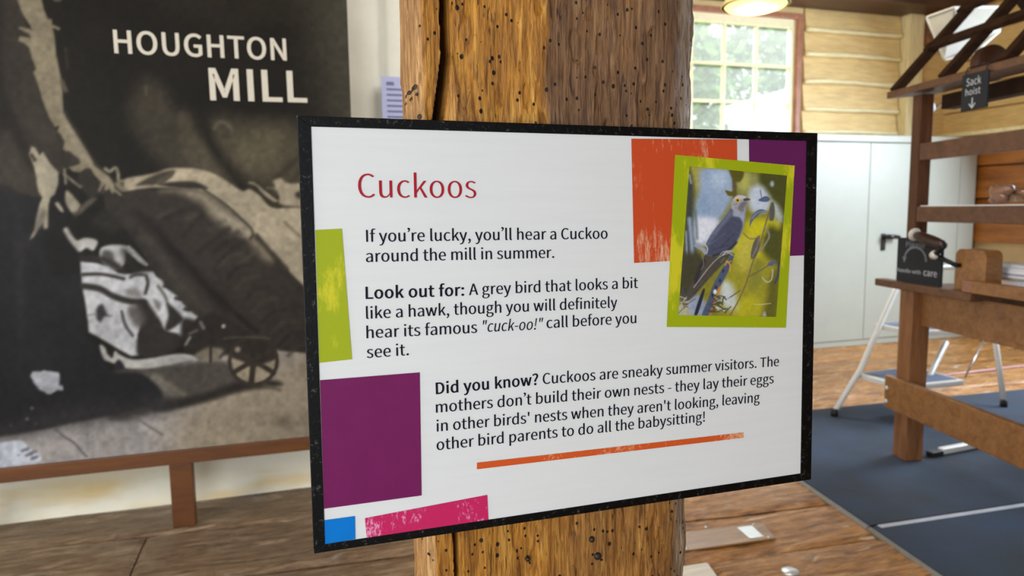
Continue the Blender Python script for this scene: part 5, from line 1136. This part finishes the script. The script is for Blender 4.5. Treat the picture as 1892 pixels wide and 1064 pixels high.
crank = thing('hand_crank', 'dark crank handle with pale collars on a rounded brown wooden block', 'crank handle', tuple(B3(.3, .0, .889)))
bm = BM(); pr = []
s0_, s1_, zt = .285, .462, 1.062
for k in range(7): t = math.pi / 2 * k / 6; pr.append((s1_ - .03 + .03 * math.sin(t), zt - .03 + .03 * math.cos(t)))
pr += [(s1_, .889), (s0_, .889)]
for k in range(7): t = math.pi / 2 * k / 6; pr.append((s0_ + .03 - .03 * math.cos(t), zt - .03 + .03 * math.sin(t)))
prism(bm, [B3(s, -.01, z) for s, z in pr], TW * .07)
obj('bearing_block', bm, m_bench, crank)
m_dark = simple('dark_turned_wood', (44, 22, 16), .3, .2, 30); m_iron = simple('black_iron', (20, 19, 20), .4, .1, metal=.4); m_ivory = simple('pale_collar', (206, 200, 188), .35, .05)
wq = -.075
def C3(x, y, w=-.075): p = on_plane(x, y, B3(0, w, 0), TW); return p
g1, g2, e1, e2 = C3(1692, 434), C3(1745, 454), C3(1727, 471), C3(1766, 490, -.03)
bm = BM(); gd = Vector(g2 - g1); tube(bm, [Vector(g1) + gd * k for k in (0, .1, .3, .5, .7, .9, 1)], [.014, .021, .024, .025, .024, .02, .014], 16)
obj('grip', bm, m_dark, crank, smooth=True)
bm = BM(); lathe(bm, [(0, -.006), (.027, -.006), (.030, 0), (.027, .006), (0, .006)], g1 - (g2 - g1) * .04, tuple(g2 - g1), 20); obj('collar', bm, m_ivory, crank, smooth=True)
bm = BM(); tube(bm, [g2, (np.array(g2) + e1) / 2 + np.array([0, 0, .0]), e1], [.012, .012, .012], 10); tube(bm, [e1, e2, e2 + TW * .06], .010, 10)
obj('crank_rod', bm, m_iron, crank, smooth=True)
bm = BM(); lathe(bm, [(0, -.012), (.018, -.012), (.02, 0), (.018, .012), (0, .012)], e1, tuple(np.array(e1) - g2), 20); obj('collar', bm, m_ivory, crank, smooth=True)

m_canvas = simple('white_canvas', (226, 226, 232), .7, .04, 20)
bm = BM(); prof = []
for k in range(48): t = 2 * math.pi * k / 48; rr = .040 + .003 * math.cos(12 * t); prof.append((rr * math.cos(t) * 1.5, rr * math.sin(t) * .9))
prism(bm, [B3(.20, .165 + a_, .968 + c_) for a_, c_ in prof], TT * 1.15)
roll = obj('canvas_roll', bm, m_canvas, loc=tuple(B3(.7, .165, .925)))
props(roll, 'white ribbed canvas roll lying on the bench behind the crank block', 'canvas roll')
blk = thing('wooden_block', 'stepped brown wooden block on the bench right of the crank block', 'wooden block', tuple(B3(.7, .02, .868)))
obj('beam', bx(BM(), .45, 1.45, -.058, -.013, .889, .938, .004), m_bench, blk)
obj('end_piece', bx(BM(), .392, .448, -.056, -.013, .889, .938, .004), simple('pinkish_end_grain', (140, 96, 72), .5, .1, 40), blk)
obj('support', bx(BM(), .47, 1.45, -.055, -.015, .8695, .8885, .003), m_dkwood, blk)
sh = obj('cover_sheet', bx(BM(), .02, BL - .02, .0, BW - .14, 1.2435, 1.2475, .001), simple('white_sheet', (226, 226, 226), .5, .03), loc=tuple(B3(.7, .4, 1.2435)))
props(sh, 'thin white sheet covering the shelf of the wooden frame', 'sheet')
m_carv = simple('polished_brown_carving', (128, 88, 66), .25, .15, 30, spec=.7)
tool = thing('wooden_carving', 'small polished brown wooden carving lying on the white shelf sheet', 'carving', tuple(B3(.4, .1, 1.2475)))
def D3(x, y, w=.10): return on_plane(x, y, B3(0, w, 0), TW)
import mathutils
bm = BM(); rt = mathutils.Euler((0, .6, math.atan2(TT[1], TT[0]))).to_matrix()
blob(bm, D3(1846, 357), (.05, .026, .032), rt); tube(bm, [D3(1837, 368), D3(1843, 361), D3(1852, 351), D3(1862, 350), D3(1868, 350)], [.016, .026, .028, .022, .018], 14)
obj('body', bm, m_carv, tool, smooth=True)
obj('head', blob(BM(), D3(1865, 349), (.019, .019, .017)), m_carv, tool, smooth=True)
obj('foot', blob(BM(), D3(1835, 369), (.018, .016, .014)), m_carv, tool, smooth=True)
obj('knob', blob(BM(), D3(1835, 354), (.009, .009, .009)), m_carv, tool, smooth=True)
bm = BM(); cc = D3(1860, 373, .12); hd = [cc + TT * .052 * math.cos(t) + np.array([0, 0, .042 * math.sin(t)]) for t in [math.pi * k / 16 for k in range(17)]]
prism(bm, hd, TW * .03); obj('half_disc', bm, wood('pale_brown_disc', (140, 110, 86), (168, 138, 110), (20, 20, 20)), tool)
obj('rod', tube(BM(), [D3(1866, 353, .13), D3(1900, 357, .13)], .008, 10), m_carv, tool, smooth=True)

# pulley wheel and white box behind the lattice
PW = D3(1829, 118, .27)
pw = obj('pulley_wheel', lathe(BM(), [(.015, -.025), (.078, -.025), (.082, -.018), (.07, 0), (.082, .018), (.078, .025), (.015, .025)], PW, tuple(TT), 40), m_shelf, loc=tuple(PW), smooth=True)
props(pw, 'dark round wooden pulley wheel behind the lattice roof edge', 'pulley wheel')
m_box = simple('white_box_card', (182, 176, 160), .7, .05, 12)
wb = thing('white_box', 'white box seen through the slanted lattice roof above the chalkboard', 'box', (4.1, 3.62, 2.15))
fr = [CAMP + ray(*p) * d for p, d in (((1712, 32), 4.5), ((1763, 14), 4.42), ((1850, 12), 4.7), ((1848, 56), 4.7), ((1800, 98), 4.55), ((1745, 110), 4.46))]
bm = BM(); prism(bm, fr, (.28, .22, .06)); obj('box_body', bm, m_box, wb)
bm = BM()
for a_, b_ in ((0, 1), (1, 2), (0, 5), (5, 4)): tube(bm, [fr[a_], fr[b_]], .008, 8)
tube(bm, [fr[1], CAMP + ray(1770, 45) * 4.44], .006, 8); obj('box_seam', bm, simple('white_seam', (206, 202, 188), .6), wb)

# ================================================================ STEP STOOL, BAR, CORD
m_tube = simple('white_enamel_tube', (222, 220, 214), .3, .03, spec=.6); m_tread = simple('grey_rubber_tread', (92, 104, 128), .7, .15, 60); m_rub = simple('black_rubber', (18, 18, 18), .6)
stool = thing('step_stool', 'white tubular folding step stool with grey treads behind the bench leg', 'step stool', (3.6, 3.3, 0))
zc = .012
obj('leg', tube(BM(), [(3.03, 3.33, zc + .02), (3.25, 3.37, .265), (3.50, 3.47, .54), (3.66, 3.53, .72), (3.76, 3.56, .80), (3.9, 3.58, .84), (4.2, 3.56, .84), (4.33, 3.5, .8), (4.31, 3.44, .70), (4.22, 3.28, .36), (4.137, 3.14, zc + .02)], .0165, 14), m_tube, stool, smooth=True)
p1_, p2_ = on_wall(1748, 632, 3.30), on_floor(1680, 772, .035)
for p in ((3.034, 3.33), (4.14, 3.144), tuple(p2_)): obj('rubber_foot', tube(BM(), [(p[0], p[1], .0128), (p[0], p[1], .03), (p[0] + .004, p[1], .055)], .021, 12), m_rub, stool, smooth=True)
for corners, z in ((((3.25, 3.40), (3.255, 3.05), (3.69, 3.045), (3.72, 3.43)), .24), (((3.50, 3.53), (3.50, 3.22), (3.90, 3.17), (3.93, 3.50)), .51)):
    bm = BM(); hexa(bm, [(x, y, z - .032) for x, y in corners] + [(x, y, z) for x, y in corners], .008); tr_ = obj('tread', bm, m_tube, stool)
    cxx = sum(c_[0] for c_ in corners) / 4; cyy = sum(c_[1] for c_ in corners) / 4; ins = [(cxx + (x - cxx) * .87, cyy + (y - cyy) * .87) for x, y in corners]
    bm = BM(); hexa(bm, [(x, y, z + .0005) for x, y in ins] + [(x, y, z + .003) for x, y in ins]); obj('tread_mat', bm, m_tread, tr_)
pt_ = on_wall(1838, 628, 3.33)
obj('rear_leg', tube(BM(), [tuple(p2_), tuple(p1_)], .0165, 12), m_tube, stool, smooth=True)
obj('brace', tube(BM(), [tuple(on_wall(1783, 697, 3.06)), tuple(on_wall(1818, 628, 3.3))], .005, 8), simple('steel_stay', (150, 150, 152), .3, metal=.8), stool, smooth=True)
obj('bracket', tube(BM(), [(3.90, 3.18, .49), tuple(on_wall(1838, 628, 3.33))], .009, 8), m_tube, stool, smooth=True)

fb = thing('floor_bar', 'white metal bar lying on the blue carpet beside the bench leg', 'metal bar', (3.2, 2.63, .012))
obj('bar', bar(BM(), (3.04, 2.615, .032), (3.52, 2.65, .032), .035, .03, bevel=.006), m_tube, fb)
obj('end_cap', bar(BM(), (2.965, 2.612, .026), (3.04, 2.615, .026), .04, .026, bevel=.005), m_rub, fb)
o = obj('cord', tube(BM(), [(4.3, 3.90, .006), (4.84, 3.92, .006), (5.3, 3.935, .006), (5.9, 3.9, .006)], .006, 8), simple('pale_pink_cord', (214, 172, 184), .6), loc=(4.9, 3.92, 0), smooth=True)
props(o, 'thin pale pink cord lying on the floorboards behind the step stool', 'cord')

# ================================================================ PENDANT LAMP
LP = np.array([1.93, 2.66, 2.10])
pend = thing('pendant_lamp', 'round pendant lamp glowing yellow in front of the window', 'lamp', tuple(LP))
m_shade, nt, b = nodes('warm_enamel_shade'); b.inputs['Base Color'].default_value = (*lin((250, 226, 140)), 1); b.inputs['Roughness'].default_value = .35
obj('lamp_shade', lathe(BM(), [(.139, 0), (.142, .002), (.12, .04), (.07, .085), (.035, .10), (.03, .14), (.028, .14), (.033, .098), (.068, .081), (.117, .038), (.136, .002), (.139, 0)], LP, seg=48), m_shade, pend, smooth=True)
m_bulb, nt, b = nodes('lit_diffuser'); b.inputs['Base Color'].default_value = (.9, .8, .5, 1); b.inputs['Emission Color'].default_value = (1, .8, .22, 1); b.inputs['Emission Strength'].default_value = 1.25
obj('diffuser', lathe(BM(), [(.134, .006), (.12, -.008), (.08, -.02), (.04, -.026), (0, -.028)], LP, seg=48), m_bulb, pend, smooth=True)
obj('flex', tube(BM(), [LP + np.array([0, 0, .13]), LP + np.array([0, 0, 1.17])], .004, 8), m_iron, pend, smooth=True)
lb = lamp('pendant_glow', 'POINT', tuple(LP + np.array([0, 0, .0])), (0, 0, 0), 3.5, (1, .8, .45)); lb.data.shadow_soft_size = .04
lb.parent = pend; lb.location = (0, 0, -.08)

# small bulb with its wire beside the machine leg
m_clear = simple('pale_glass', (206, 224, 238), .08, .02, spec=.9)
obj('bulb', blob(BM(), CAMP + ray(1723, 199) * 3.95, (.012, .012, .03)), m_clear, bench, smooth=True)
obj('wire', tube(BM(), [B3(-.05, .06, 1.66), CAMP + ray(1712, 213) * 3.93, CAMP + ray(1722, 206) * 3.95, CAMP + ray(1740, 191) * 4.0, CAMP + ray(1770, 184) * 4.05, CAMP + ray(1812, 178) * 4.1], .004, 8), m_iron, bench, smooth=True)
